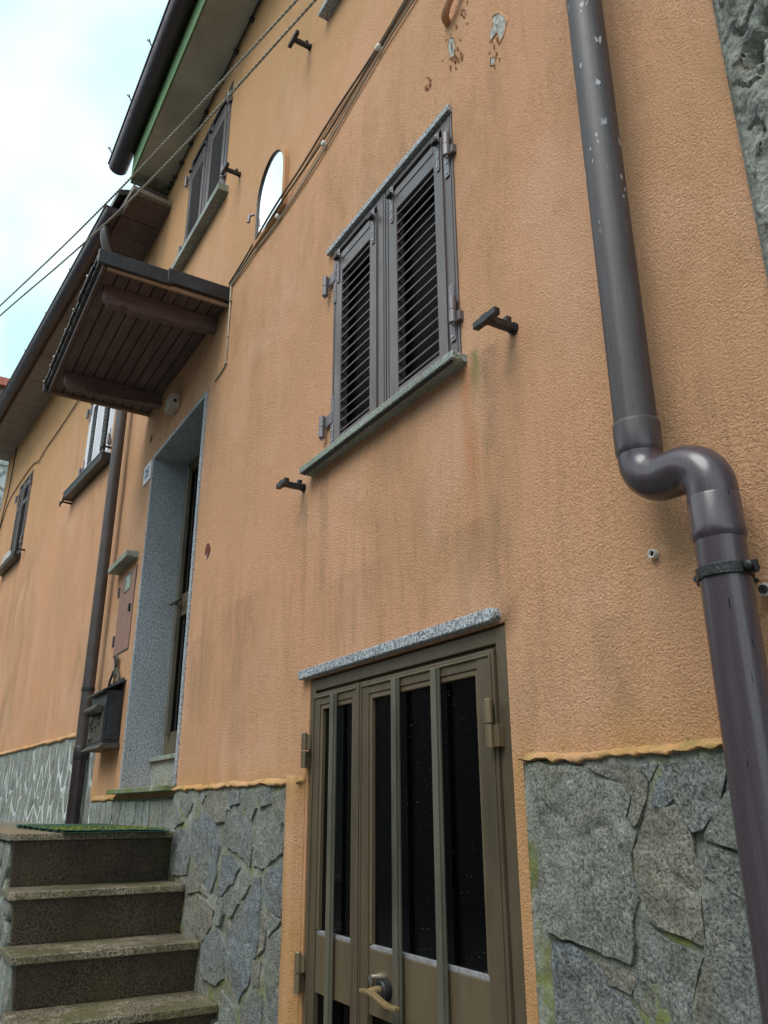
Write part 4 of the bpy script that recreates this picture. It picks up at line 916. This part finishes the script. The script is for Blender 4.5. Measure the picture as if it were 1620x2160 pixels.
# clamp
V = []; n = 40
mb = MB()
for k in range(n+1):
    a_ = 2*math.pi*k/n
    for r_, dz in ((RP+.001, -.012), (RP+.005, -.012), (RP+.005, .012), (RP+.001, .012)): V.append((XB+r_*math.cos(a_), YP+r_*math.sin(a_), 2.012+dz))
mb.add(V, [(k*4+j, k*4+4+j, k*4+4+(j+1) % 4, k*4+(j+1) % 4) for k in range(n) for j in range(4)])
mb.box(XB+RP, XB+RP+.024, YP-.006, YP+.006, 2.000, 2.024); mb.box(XB-RP-.016, XB-RP, YP-.006, YP+.006, 2.000, 2.024)
mb.tube([(XB, YP+RP, 2.012), (XB, 0, 2.012)], .006, 8)
mb.tube([(XB+RP+.013, YP+.006, 2.013), (XB+RP+.013, YP+.02, 2.013)], .004, 8)
sub(mb, PL).build('clamp', 'black', dp, 0.0015)
mb = MB().tube([(XB+RP+.013, YP-.006, 2.013), (XB+RP+.013, YP-.016, 2.013)], .0095, 14).tube([(XB+RP+.013, YP-.016, 2.013), (XB+RP+.013, YP-.019, 2.013)], [.0095, .005], 14)
sub(mb, PL).build('screw', 'black', dp)
sub(MB().tube([(XB-RP-.009, YP-.006, 2.013), (XB-RP-.009, YP-.014, 2.013)], .007, 12), PL).build('screw', 'black', dp)
ev = thing('wall_plug', 'grey plug with open end sticking out of plaster beside pipe clamp', 'wall plug', (-0.965, 0, 1.985))
MB().tube([(0, 0.01, 0), (0, -0.016, 0)], .014, 14).build('sleeve', 'porcelain', ev); MB().tube([(0, -0.014, 0), (0, -0.024, 0)], .009, 12).build('core', 'black', ev)
tb = thing('pipe_stub', 'small pale pipe stub in the wall left of the thick downpipe', 'pipe stub', (-1.238, 0, 2.134))
mb = MB(); V = []; n = 20
for k in range(n):
    a_ = 2*math.pi*k/n
    for r_, yy in ((.0105, .01), (.0115, -.014), (.0075, -.014), (.0065, 0.004)): V.append((r_*math.cos(a_), yy, r_*math.sin(a_)))
mb.add(V, [(k*4+j, ((k+1) % n)*4+j, ((k+1) % n)*4+j+1, k*4+j+1) for k in range(n) for j in range(3)], 0, True)
mb.build('sleeve', 'porcelain', tb); MB().tube([(0, 0.0, 0), (0, -0.008, 0)], .0066, 12).build('bore', 'void', tb)

d2 = thing('downpipe', 'weathered brown downpipe standing at the joint of both houses', 'downpipe', (-7.06, -0.1, 1.456))
PL2 = Vector((-7.06, -0.1, 1.456)); xq = -7.06
sub(MB().tube([(xq, -.1, 6.1), (xq, -.1, 2.02)], .050, 28), PL2).build('upper_pipe', 'pipe_far', d2)
sub(MB().tube([(xq, -.1, 2.03), (xq, -.1, 1.457)], .052, 28), PL2).build('lower_pipe', 'pipe_dark', d2)
sub(MB().tube([(xq, -.1, 2.05), (xq, -.1, 2.04), (xq, -.1, 1.95), (xq, -.1, 1.94)], [.051, .056, .056, .053], 28), PL2).build('socket', 'pipe_dark', d2)
sub(MB().tube([(xq, -.1, 2.515), (xq, -.1, 2.485)], .054, 28), PL2).build('clamp', 'black', d2)
gq = toW(0.10, -0.49, 6.93)
pts = [gq+Vector((0, 0, .02)), gq-Vector((0, 0, .10)), gq+Vector((-.02, .04, -.22)), gq+Vector((-.07, .16, -.40)), Vector((xq-.0, -.16, 6.32)), Vector((xq, -.105, 6.18)), Vector((xq, -.1, 6.05))]
def smooth(p, k=3):
    p = [Vector(q) for q in p]
    for _ in range(k):
        q = [p[0]]
        for a_, b_ in zip(p, p[1:]): q += [a_*.75+b_*.25, a_*.25+b_*.75]
        q.append(p[-1]); p = q
    return p
sub(MB().tube(smooth(pts), .050, 24), PL2).build('elbow', 'pipe_far', d2)

# ================================================================ CANOPY
cn_ = thing('door_canopy', 'dark wooden canopy with tiled edge on two carved brackets over the front door', 'canopy', (-5.45, 0, 4.7))
CL = Vector((-5.45, 0, 4.7)); cx0, cx1, cy = -6.40, -4.50, -0.83
ys = [-0.80+0.0795*k for k in range(11)]; ys[-1] = 0.0
for k in range(10):
    sub(MB().box(cx0+.02, cx1-.02, ys[k]+.0035, ys[k+1]-.0035, 4.775+random.uniform(-.003, .002), 4.793), CL).build('plank', 'darkwood', cn_, 0.003)
sub(MB().box(cx0+.01, cx1-.01, -0.80, 0, 4.795, 4.812), CL).build('deck', 'void', cn_)
prof = [(0.0, 4.682), (-0.50, 4.648), (-0.515, 4.655), (-0.53, 4.652), (-0.56, 4.648), (-0.60, 4.652), (-0.628, 4.672), (-0.640, 4.668), (-0.655, 4.655), (-0.69, 4.648), (-0.725, 4.660), (-0.755, 4.690), (-0.77, 4.73), (-0.772, 4.774), (0.0, 4.774)]
for x in (-4.745, -6.03):
    p_ = [(y, z-(0.008 if z < 4.7 else 0.0)) for y, z in prof]
    sub(MB().prism_x(p_, x-.035, x+.035), CL).build('bracket', 'beam', cn_, 0.004)
for x in (cx1-.022, cx0):
    sub(MB().box(x, x+.022, -0.80, 0, 4.745, 4.774), CL).build('edge_board', 'rawwood', cn_, 0.003)
sub(MB().box(cx0, cx1, -0.826, -0.802, 4.750, 4.812), CL).build('front_board', 'darkwood', cn_, 0.004)
for x0_, sg in ((cx1, 1), (cx0-.03, -1)):
    sub(MB().box(x0_+.001, x0_+.028, -0.865, -0.395, 4.760, 4.862), CL).build('edge_cap', 'darkedge', cn_, 0.006)
    sub(MB().box(x0_, x0_+.034, -0.43, 0.0, 4.772, 4.878), CL).build('edge_cap', 'darkedge', cn_, 0.006)
nt = 13; wt = (cx1-cx0)/nt
for k in range(nt):
    mb = MB(); V = []; n = 8; xa = cx0+k*wt
    for yy, zz in ((-0.862-random.uniform(0, .012), 4.835), (0.0, 4.868)):
        for rad in (0, 1):
            for i in range(n+1):
                a_ = math.pi*i/n; V.append((xa+wt*.5-(wt*.52-.014*rad)*math.cos(a_), yy, zz-.012*rad+(.016)*math.sin(a_)-0.004))
    m_ = n+1
    F = [(i, i+1, 2*m_+i+1, 2*m_+i) for i in range(n)]+[(m_+i, 3*m_+i, 3*m_+i+1, m_+i+1) for i in range(n)]+[(i, m_+i, m_+i+1, i+1) for i in range(n)]
    mb.add(V, F, 0, False)
    mb.box(xa+.002, xa+wt-.004, -.850, -.80, 4.800, 4.826)
    sub(mb, CL).build('roof_tile', 'tile', cn_)
    s_ = random.uniform(.012, .02)
    if k in (0, 2, 3, 6, 8, 11):
        sub(MB().box(xa+.004, xa+.004+s_, -.877, -.868, 4.832, 4.850), CL).build('pale_tip', 'porcelain' if k % 2 else 'bare', cn_, 0.003)  # small pale blocks on some of the tile tips

# ================================================================ SHUTTER HOLDERS
def holder(label, x, z, lx=0.11, curly=False, rz=0.0, tilt=0.0, ybase=0.0, bar_y=-0.112):
    t_ = thing('shutter_holder', label, 'shutter holder', (x, ybase, z), rz, 'iron shutter holders on the facades')
    if not curly:
        MB().tube([(0, .02, 0), (0, -.010, 0)], .021, 16).box(-.0125, .0125, -.100, -.008, -.012, .014).build('stem', 'black', t_, 0.003)
        MB().box(-.011, .011, -.038, -.018, .012, .034).build('stop', 'black', t_, 0.002)
        mb = MB(); V = []
        ca, sa = math.cos(tilt), math.sin(tilt)
        for i, (u, h) in enumerate(((-.5, .0115), (-.22, .0115), (-.12, .015), (.12, .015), (.22, .0115), (.5, .012))):
            for dy, dz in ((-.125, -h), (-.102, -h), (-.102, h), (-.125, h)):
                X, Z = u*lx, dz; V.append((X*ca-Z*sa, dy, X*sa+Z*ca))
        mb.add(V, [(0, 1, 2, 3), (23, 22, 21, 20)]+[(i*4+j, i*4+(j+1) % 4, i*4+4+(j+1) % 4, i*4+4+j) for i in range(5) for j in range(4)])
        mb.build('cross_bar', 'black', t_, 0.002)
    else:
        MB().tube([(0, .02, 0), (0, -.06, 0), (0, -.10, .005)], [.014, .011, .009], 10).build('stem', 'black', t_)
        MB().tube([(-.09, -.10, -.03), (-.06, -.11, .02), (-.03, -.105, -.012), (0, -.10, .0), (.025, -.10, .03), (.04, -.10, .055)], [.007, .009, .010, .012, .009, .006], 8).build('cross_bar', 'black', t_)
    return t_
holder('black iron shutter holder right of the middle window', -1.677, 3.000, tilt=R(0))
holder('black iron shutter holder below left end of granite sill', -3.203, 2.982, 0.10)
holder('black iron shutter holder overlapping the right shutter under the eaves', -4.465, 5.838, 0.12)
holder('black iron shutter holder high up beside the two ropes', -3.325, 5.900, 0.12)
for lab, s_, z in (('curly iron shutter holder left of the pale shutters', -1.88, 4.755), ('curly iron shutter holder between pale shutters and downpipe', -0.48, 4.90), ('curly iron shutter holder right of the farthest shutters', -4.06, 4.78)):
    p_ = toW(s_, 0, z); holder(lab, p_.x, z, curly=True, rz=AL, ybase=p_.y)

# ================================================================ MIRROR
mr = thing('arched_mirror', 'arched mirror in a plaster-coloured rim reflecting white sky', 'mirror', (-3.8, 0, 4.9))
def archp(hw, z0, zt, zs, n=14): return [(-hw, z0), (hw, z0)] + [(hw*math.cos(R(a_)), zs+(zt-zs)*math.sin(R(a_))) for a_ in [180*i/n for i in range(n+1)]]
A1 = archp(.232, 0.0, .575, .31); A2 = archp(.205, .022, .545, .30); n = len(A1)
mb = MB(); V = [(x, 0.012, z) for x, z in A1]+[(x, -.028, z) for x, z in A1]+[(x, -.030, z) for x, z in A2]+[(x, -.004, z) for x, z in A2]
mb.add(V, [(k*n+i, k*n+(i+1) % n, (k+1)*n+(i+1) % n, (k+1)*n+i) for k in range(3) for i in range(n)])
mb.build('rim', 'plaster', mr); 
mb = MB(); A3 = [(x*.985, z) for x, z in A2]; V = [(x, -.024, z) for x, z in A2]+[(x*.97, -.021, .02+(z-.02)*.985) for x, z in A2]
mb = MB(); V = [(x, -.029, z) for x, z in A2]+[(x*.965, -.020, .03+(z-.022)*.965) for x, z in A2]
mb.add(V, [(i, (i+1) % n, (i+1) % n+n, i+n) for i in range(n)]); mb.build('inner_edge', 'black', mr)
mb = MB().add([(x*.97, -.018, .03+(z-.022)*.97) for x, z in A2], [tuple(range(n))]); mb.build('mirror_glass', 'mirror', mr)
hk = thing('wall_hook', 'small grey iron hook at the left edge of the mirror', 'hook', (-4.06, 0, 5.16))
MB().tube([(.03, 0.01, .015), (0, -.035, .012), (-.01, -.05, .0)], .008, 8).tube([(-.02, -.05, .022), (-.005, -.052, -.0), (-.015, -.052, -.045)], [.008, .009, .012], 8).build('hook', 'steel', hk)

# ================================================================ CABLES
def cable(name, label, pts, r, mat, parts=None, k=2, cat='cable', group=None, n=8):
    o = MB().tube(smooth(pts, k), r, n).build(name, mat); tag(o, label, cat, group); return o
def wy(x, z, off=-.010): return (x, disp(x, z)+off, z)
cable('cable', 'upper brown cable of the pair running along the wall over the mirror foot', [wy(-4.50, 4.93), wy(-4.2, 4.955), wy(-3.65, 4.945, -.042), wy(-3.37, 5.01), wy(-3.0, 5.055), wy(-2.49, 5.055), wy(-2.2, 5.11), wy(-1.6, 5.12), wy(-.9, 5.13)], .0065, 'cable', group='cables along the wall')
cable('cable', 'middle brown cable touching the white insulators', [wy(-4.49, 4.90), wy(-4.0, 4.925), wy(-3.67, 4.905, -.04), wy(-3.07, 4.965), wy(-2.6, 5.03), wy(-2.2, 5.085), wy(-1.6, 5.10), wy(-.9, 5.11)], .0065, 'cable', group='cables along the wall')
cable('cable', 'lowest grey cable of those crossing the wall, ending in the white conduit', [wy(-4.455, 4.885), wy(-4.0, 4.880), wy(-3.67, 4.850), wy(-3.07, 4.885), wy(-2.49, 5.00), wy(-2.2, 5.02), wy(-1.6, 5.035), wy(-.9, 5.04)], .006, 'conduit', group='cables along the wall')
for x, z, lb_ in ((-2.49, 5.035, 'white insulator on the cables, nearer the top of the photo'), (-3.065, 4.925, 'white insulator on the cables, middle one'), (-3.665, 4.880, 'white insulator on the cables below the mirror')):
    t_ = thing('insulator', lb_, 'insulator', (x, 0, z), 0, 'white cable insulators')
    MB().tube([(0, 0.01, 0), (0, -.012, 0)], .012, 12).tube([(0, -.010, 0), (0, -.018, 0), (0, -.026, 0), (0, -.032, 0)], [.012, .0175, .0175, .010], 16).build('knob', 'porcelain', t_)
cd = thing('conduit', 'thin pale conduit dropping down the wall beside the canopy', 'conduit', (-4.44, 0, 4.26))
MB().tube([(-.012, -.010, .62), (0.0, -.010, .30), (0, -.010, .03), (-.03, -.010, .005), (-.205, -.010, -.015)], .006, 8).build('pipe_run', 'conduit', cd)
mb = MB()
for z in (.50, .22, .02): mb.box(-.010, .010, -.019, 0.004, z-.006, z+.006)
mb.build('clip', 'conduit', cd, 0.001)
lc = [toW(*p_) for p_ in ((-1.7, -.012, 6.22), (-2.1, -.012, 6.19), (-2.9, -.012, 6.12), (-3.75, -.012, 6.10), (-3.95, -.02, 6.0), (-4.3, -.012, 6.13), (-5.1, -.012, 6.11), (-5.75, -.015, 6.04), (-6.0, -.015, 5.9), (-6.2, -.02, 5.6))]
cable('cable', 'thin dark cable sagging across the neighbouring facade above the windows', lc, .007, 'black')
cable('cable', 'thin dark cable dropping near the far end of the neighbouring facade', [toW(-5.95, -.012, 6.97), toW(-6.0, -.012, 6.2), toW(-6.1, -.03, 5.9), toW(-6.25, -.02, 5.2)], .008, 'black')
t_ = thing('eaves_cable', 'thin dark cable with clips where wall meets the grey soffit', 'cable', (-5.4, 0, 7.3))
EL = Vector((-5.4, 0, 7.3))
sub(MB().tube([(-6.55, -.02, 7.24), (-6.3, -.02, 7.27), (-5.4, -.018, 7.305), (-4.3, -.018, 7.318), (-1.0, -.018, 7.322)], .007, 6), EL).build('wire', 'black', t_)
for x in (-6.5, -6.42, -6.33, -6.12, -5.85, -5.43, -5.05, -4.73, -4.40, -4.05):
    sub(MB().box(x-.016, x+.016, -.038, 0.0, 7.27, 7.30), EL).build('clip', 'black', t_, 0.004)

# ropes strung over the lane
def rope(label, pts):
    P = smooth(pts, 3); r_ = 0.0044; mb = MB(); L = [0.0]
    for a_, b_ in zip(P, P[1:]): L.append(L[-1]+(b_-a_).length)
    tot = L[-1]; N = int(tot/0.010)
    def at(s_):
        for i in range(len(L)-1):
            if s_ <= L[i+1] or i == len(L)-2: t0 = (s_-L[i])/(L[i+1]-L[i]); return P[i].lerp(P[i+1], t0), (P[i+1]-P[i]).normalized()
    for ph in (0, math.pi):
        pp = []
        for k in range(N+1):
            p_, d_ = at(tot*k/N); nn = d_.cross(Vector((0, 0, 1))).normalized(); bb = d_.cross(nn); a_ = ph+tot*k/N*2*math.pi/0.052
            pp.append(p_+(nn*math.cos(a_)+bb*math.sin(a_))*r_*0.62)
        mb.tube(pp, r_*0.78, 5)
    o = mb.build('rope', 'rope', rec=False); tag(o, label, 'rope', 'ropes strung over the lane'); return o
def ray(px, py, d): return Vector((0, -1.5, 1.57)) + d*((px-810)/1702.28764*r2 - (py-1080)/1702.28764*u2 + fwd)
rope('upper twisted rope, starting higher at the left edge', [Vector((-7.8, -1.83, 5.16)), Vector((-5.352, -1.319, 4.794)), Vector((-3.77, -0.991, 4.565)), Vector((-2.023, -0.661, 4.376)), Vector((-0.8, -.44, 4.28))])
rope('lower twisted rope, passing just over the canopy corner', [Vector((-7.8, -1.82, 5.08)), Vector((-5.37, -1.309, 4.737)), Vector((-4.046, -1.021, 4.517)), Vector((-3.11, -0.83, 4.401)), Vector((-2.451, -0.722, 4.335)), Vector((-1.95, -.63, 4.309)), Vector((-0.8, -.42, 4.24))])

# painted loop of pipe high on the wall
lo = MB().tube(smooth([(-1.80, .0, 4.72), (-1.845, -.03, 4.70), (-1.885, -.042, 4.665), (-1.915, -.040, 4.635), (-1.940, -.028, 4.625), (-1.957, 0.006, 4.630)], 3), .017, 12).build('pipe_loop', 'plaster')
tag(lo, 'orange painted pipe loop sticking out at the top edge above peeled plaster', 'pipe loop')

# ================================================================ METER BOX, MAILBOX, NUMBER, JUNCTION BOX
mc = thing('meter_cabinet', 'faded brown metal meter cabinet with little slab roof left of doorway', 'meter cabinet', (-6.47, 0, 2.72))
MB().box(-.245, .215, -.010, .004, .005, .66).build('door_sheet', 'paint_brown', mc, 0.003)
MB().box(-.255, -.246, -.007, .003, -.003, .665).box(.216, .224, -.007, .003, -.003, .665).box(-.246, .216, -.007, .003, -.006, .0045).build('frame', 'gutter', mc)
mb = MB().add([(-.40, -.105, .735), (.155, -.105, .750), (.245, 0.01, .70), (-.40, 0.01, .70), (-.40, -.105, .775), (.155, -.105, .792), (.245, 0.01, .745), (-.40, 0.01, .745)],
              [(0, 3, 2, 1), (4, 5, 6, 7), (0, 1, 5, 4), (1, 2, 6, 5), (2, 3, 7, 6), (3, 0, 4, 7)])
MB().box(-.40, .22, -.095, .01, .725, .775).build('slab_roof', 'granite_green', mc, 0.004)
MB().box(-.055, .085, -.016, -.0105, .50, .625).build('sight_glass', 'window_green', mc, 0.001)
MB().box(-.062, -.0555, -.018, -.0105, .49, .635).box(-.0555, .09, -.018, -.0105, .6255, .633).build('glass_frame', 'gutter', mc)
MB().box(.150, .176, -.026, -.0105, .30, .36).build('lock', 'black', mc, 0.002)
for z in (.54, .13): MB().tube([(-.262, -.012, z-.045), (-.262, -.012, z+.045)], .011, 8).build('hinge', 'gutter', mc)

mbx = thing('mailbox', 'black ornate metal mailbox with scrolled top beside the far downpipe', 'mailbox', (-6.49, 0, 1.985))
mb = MB().box(-.25, .25, -.125, 0, .03, .42); mb.build('case', 'mailbox', mbx, 0.006)
MB().add([(-.285, -.165, .40), (.285, -.165, .40), (.285, 0, .485), (-.285, 0, .485), (-.285, -.165, .415), (.285, -.165, .415), (.285, 0, .50), (-.285, 0, .50)],
         [(0, 3, 2, 1), (4, 5, 6, 7), (0, 1, 5, 4), (1, 2, 6, 5), (2, 3, 7, 6), (3, 0, 4, 7)]).build('lid', 'mailbox', mbx, 0.003)
MB().prism_x([(-.160, .0), (0, .0), (0, .035), (-.128, .035)], -.285, .285).build('base_moulding', 'mailpat', mbx, 0.003)
MB().box(-.235, .235, -.130, -.1255, .05, .27).build('front_plate', 'mailpat', mbx, 0.002)
mb = MB()
for k in range(14):
    a0_ = random.uniform(0, 6.28); px_, pz_ = random.uniform(-.18, .18), random.uniform(.07, .24)
    mb.tube([(px_+.025*math.cos(a0_+q), -.133, pz_+.022*math.sin(a0_+q)) for q in (0, .8, 1.6, 2.4, 3.2)], [.003, .005, .006, .005, .003], 6)
mb.build('relief', 'mailpat', mbx)
mb = MB().tube([(-.17, -.158, .285), (.17, -.158, .285)], .030, 16)
for k in range(9):
    x = -.16+.04*k; mb.tube([(x-.008, -.158, .285), (x, -.158, .285), (x+.008, -.158, .285)], [.030, .036, .030], 16)
mb.box(-.15, .15, -.15, -.12, .27, .30); mb.build('paper_roll', 'mailpat', mbx)
MB().box(.2505, .262, -.10, -.02, .06, .36).build('side_relief', 'mailbox', mbx, 0.004)
mb = MB()
for s_ in (-1, 1):
    mb.tube(smooth([(s_*.16, -.03, .47), (s_*.15, -.03, .53), (s_*.09, -.03, .56), (s_*.05, -.03, .61), (s_*.02, -.03, .60), (s_*.035, -.03, .56)], 2), .010, 8)
    mb.tube(smooth([(0, -.03, .62), (s_*.03, -.03, .645), (s_*.04, -.03, .69), (s_*.0, -.03, .715)], 2), .010, 8)
mb.tube([(0, -.03, .48), (0, -.03, .70)], .008, 8).box(-.035, .035, -.034, -.026, .655, .668)
mb.build('scroll_top', 'mailpat', mbx)
MB().box(-.22, .22, -.012, .004, .46, .52).build('back_plate', 'mailbox', mbx)

nb = thing('house_number', 'white house number plate reading 25 at the top left of the doorway', 'house number', (-6.215, 0, 4.07))
MB().box(-.105, .103, -.012, -.002, 0, .165).build('plate', 'plate', nb, 0.002)
def txt(s_, x, y, z, size, mat, parent, name, dep=.0012):
    cu = bpy.data.curves.new(name, 'FONT'); cu.body = s_; cu.size = size; cu.extrude = dep; cu.align_x = 'CENTER'; cu.align_y = 'CENTER'; cu.offset = 0.0025
    tmp = bpy.data.objects.new(name, cu); C.objects.link(tmp); dg = bpy.context.evaluated_depsgraph_get(); me = bpy.data.meshes.new_from_object(tmp.evaluated_get(dg))
    bpy.data.objects.remove(tmp); me.materials.clear(); me.materials.append(M[mat]); o = bpy.data.objects.new(name, me); C.objects.link(o); o.parent = parent
    o.location = (x, y, z); o.rotation_euler = (R(90), 0, 0); return o
txt('25', -.001, -.0135, .083, .118, 'digit', nb, 'digits')
jb = thing('junction_box', 'beige plastic junction box under the canopy above the doorway', 'junction box', (-5.56, 0, 4.40))
MB().box(-.075, .075, -.065, 0, .02, .14).build('box', 'plastic', jb, 0.006); MB().box(-.072, .072, -.071, -.066, .024, .136).build('cover', 'plastic', jb, 0.003)
MB().tube([(.0755, -.035, .08), (.080, -.035, .08)], .013, 12).build('cable_entry', 'void', jb)
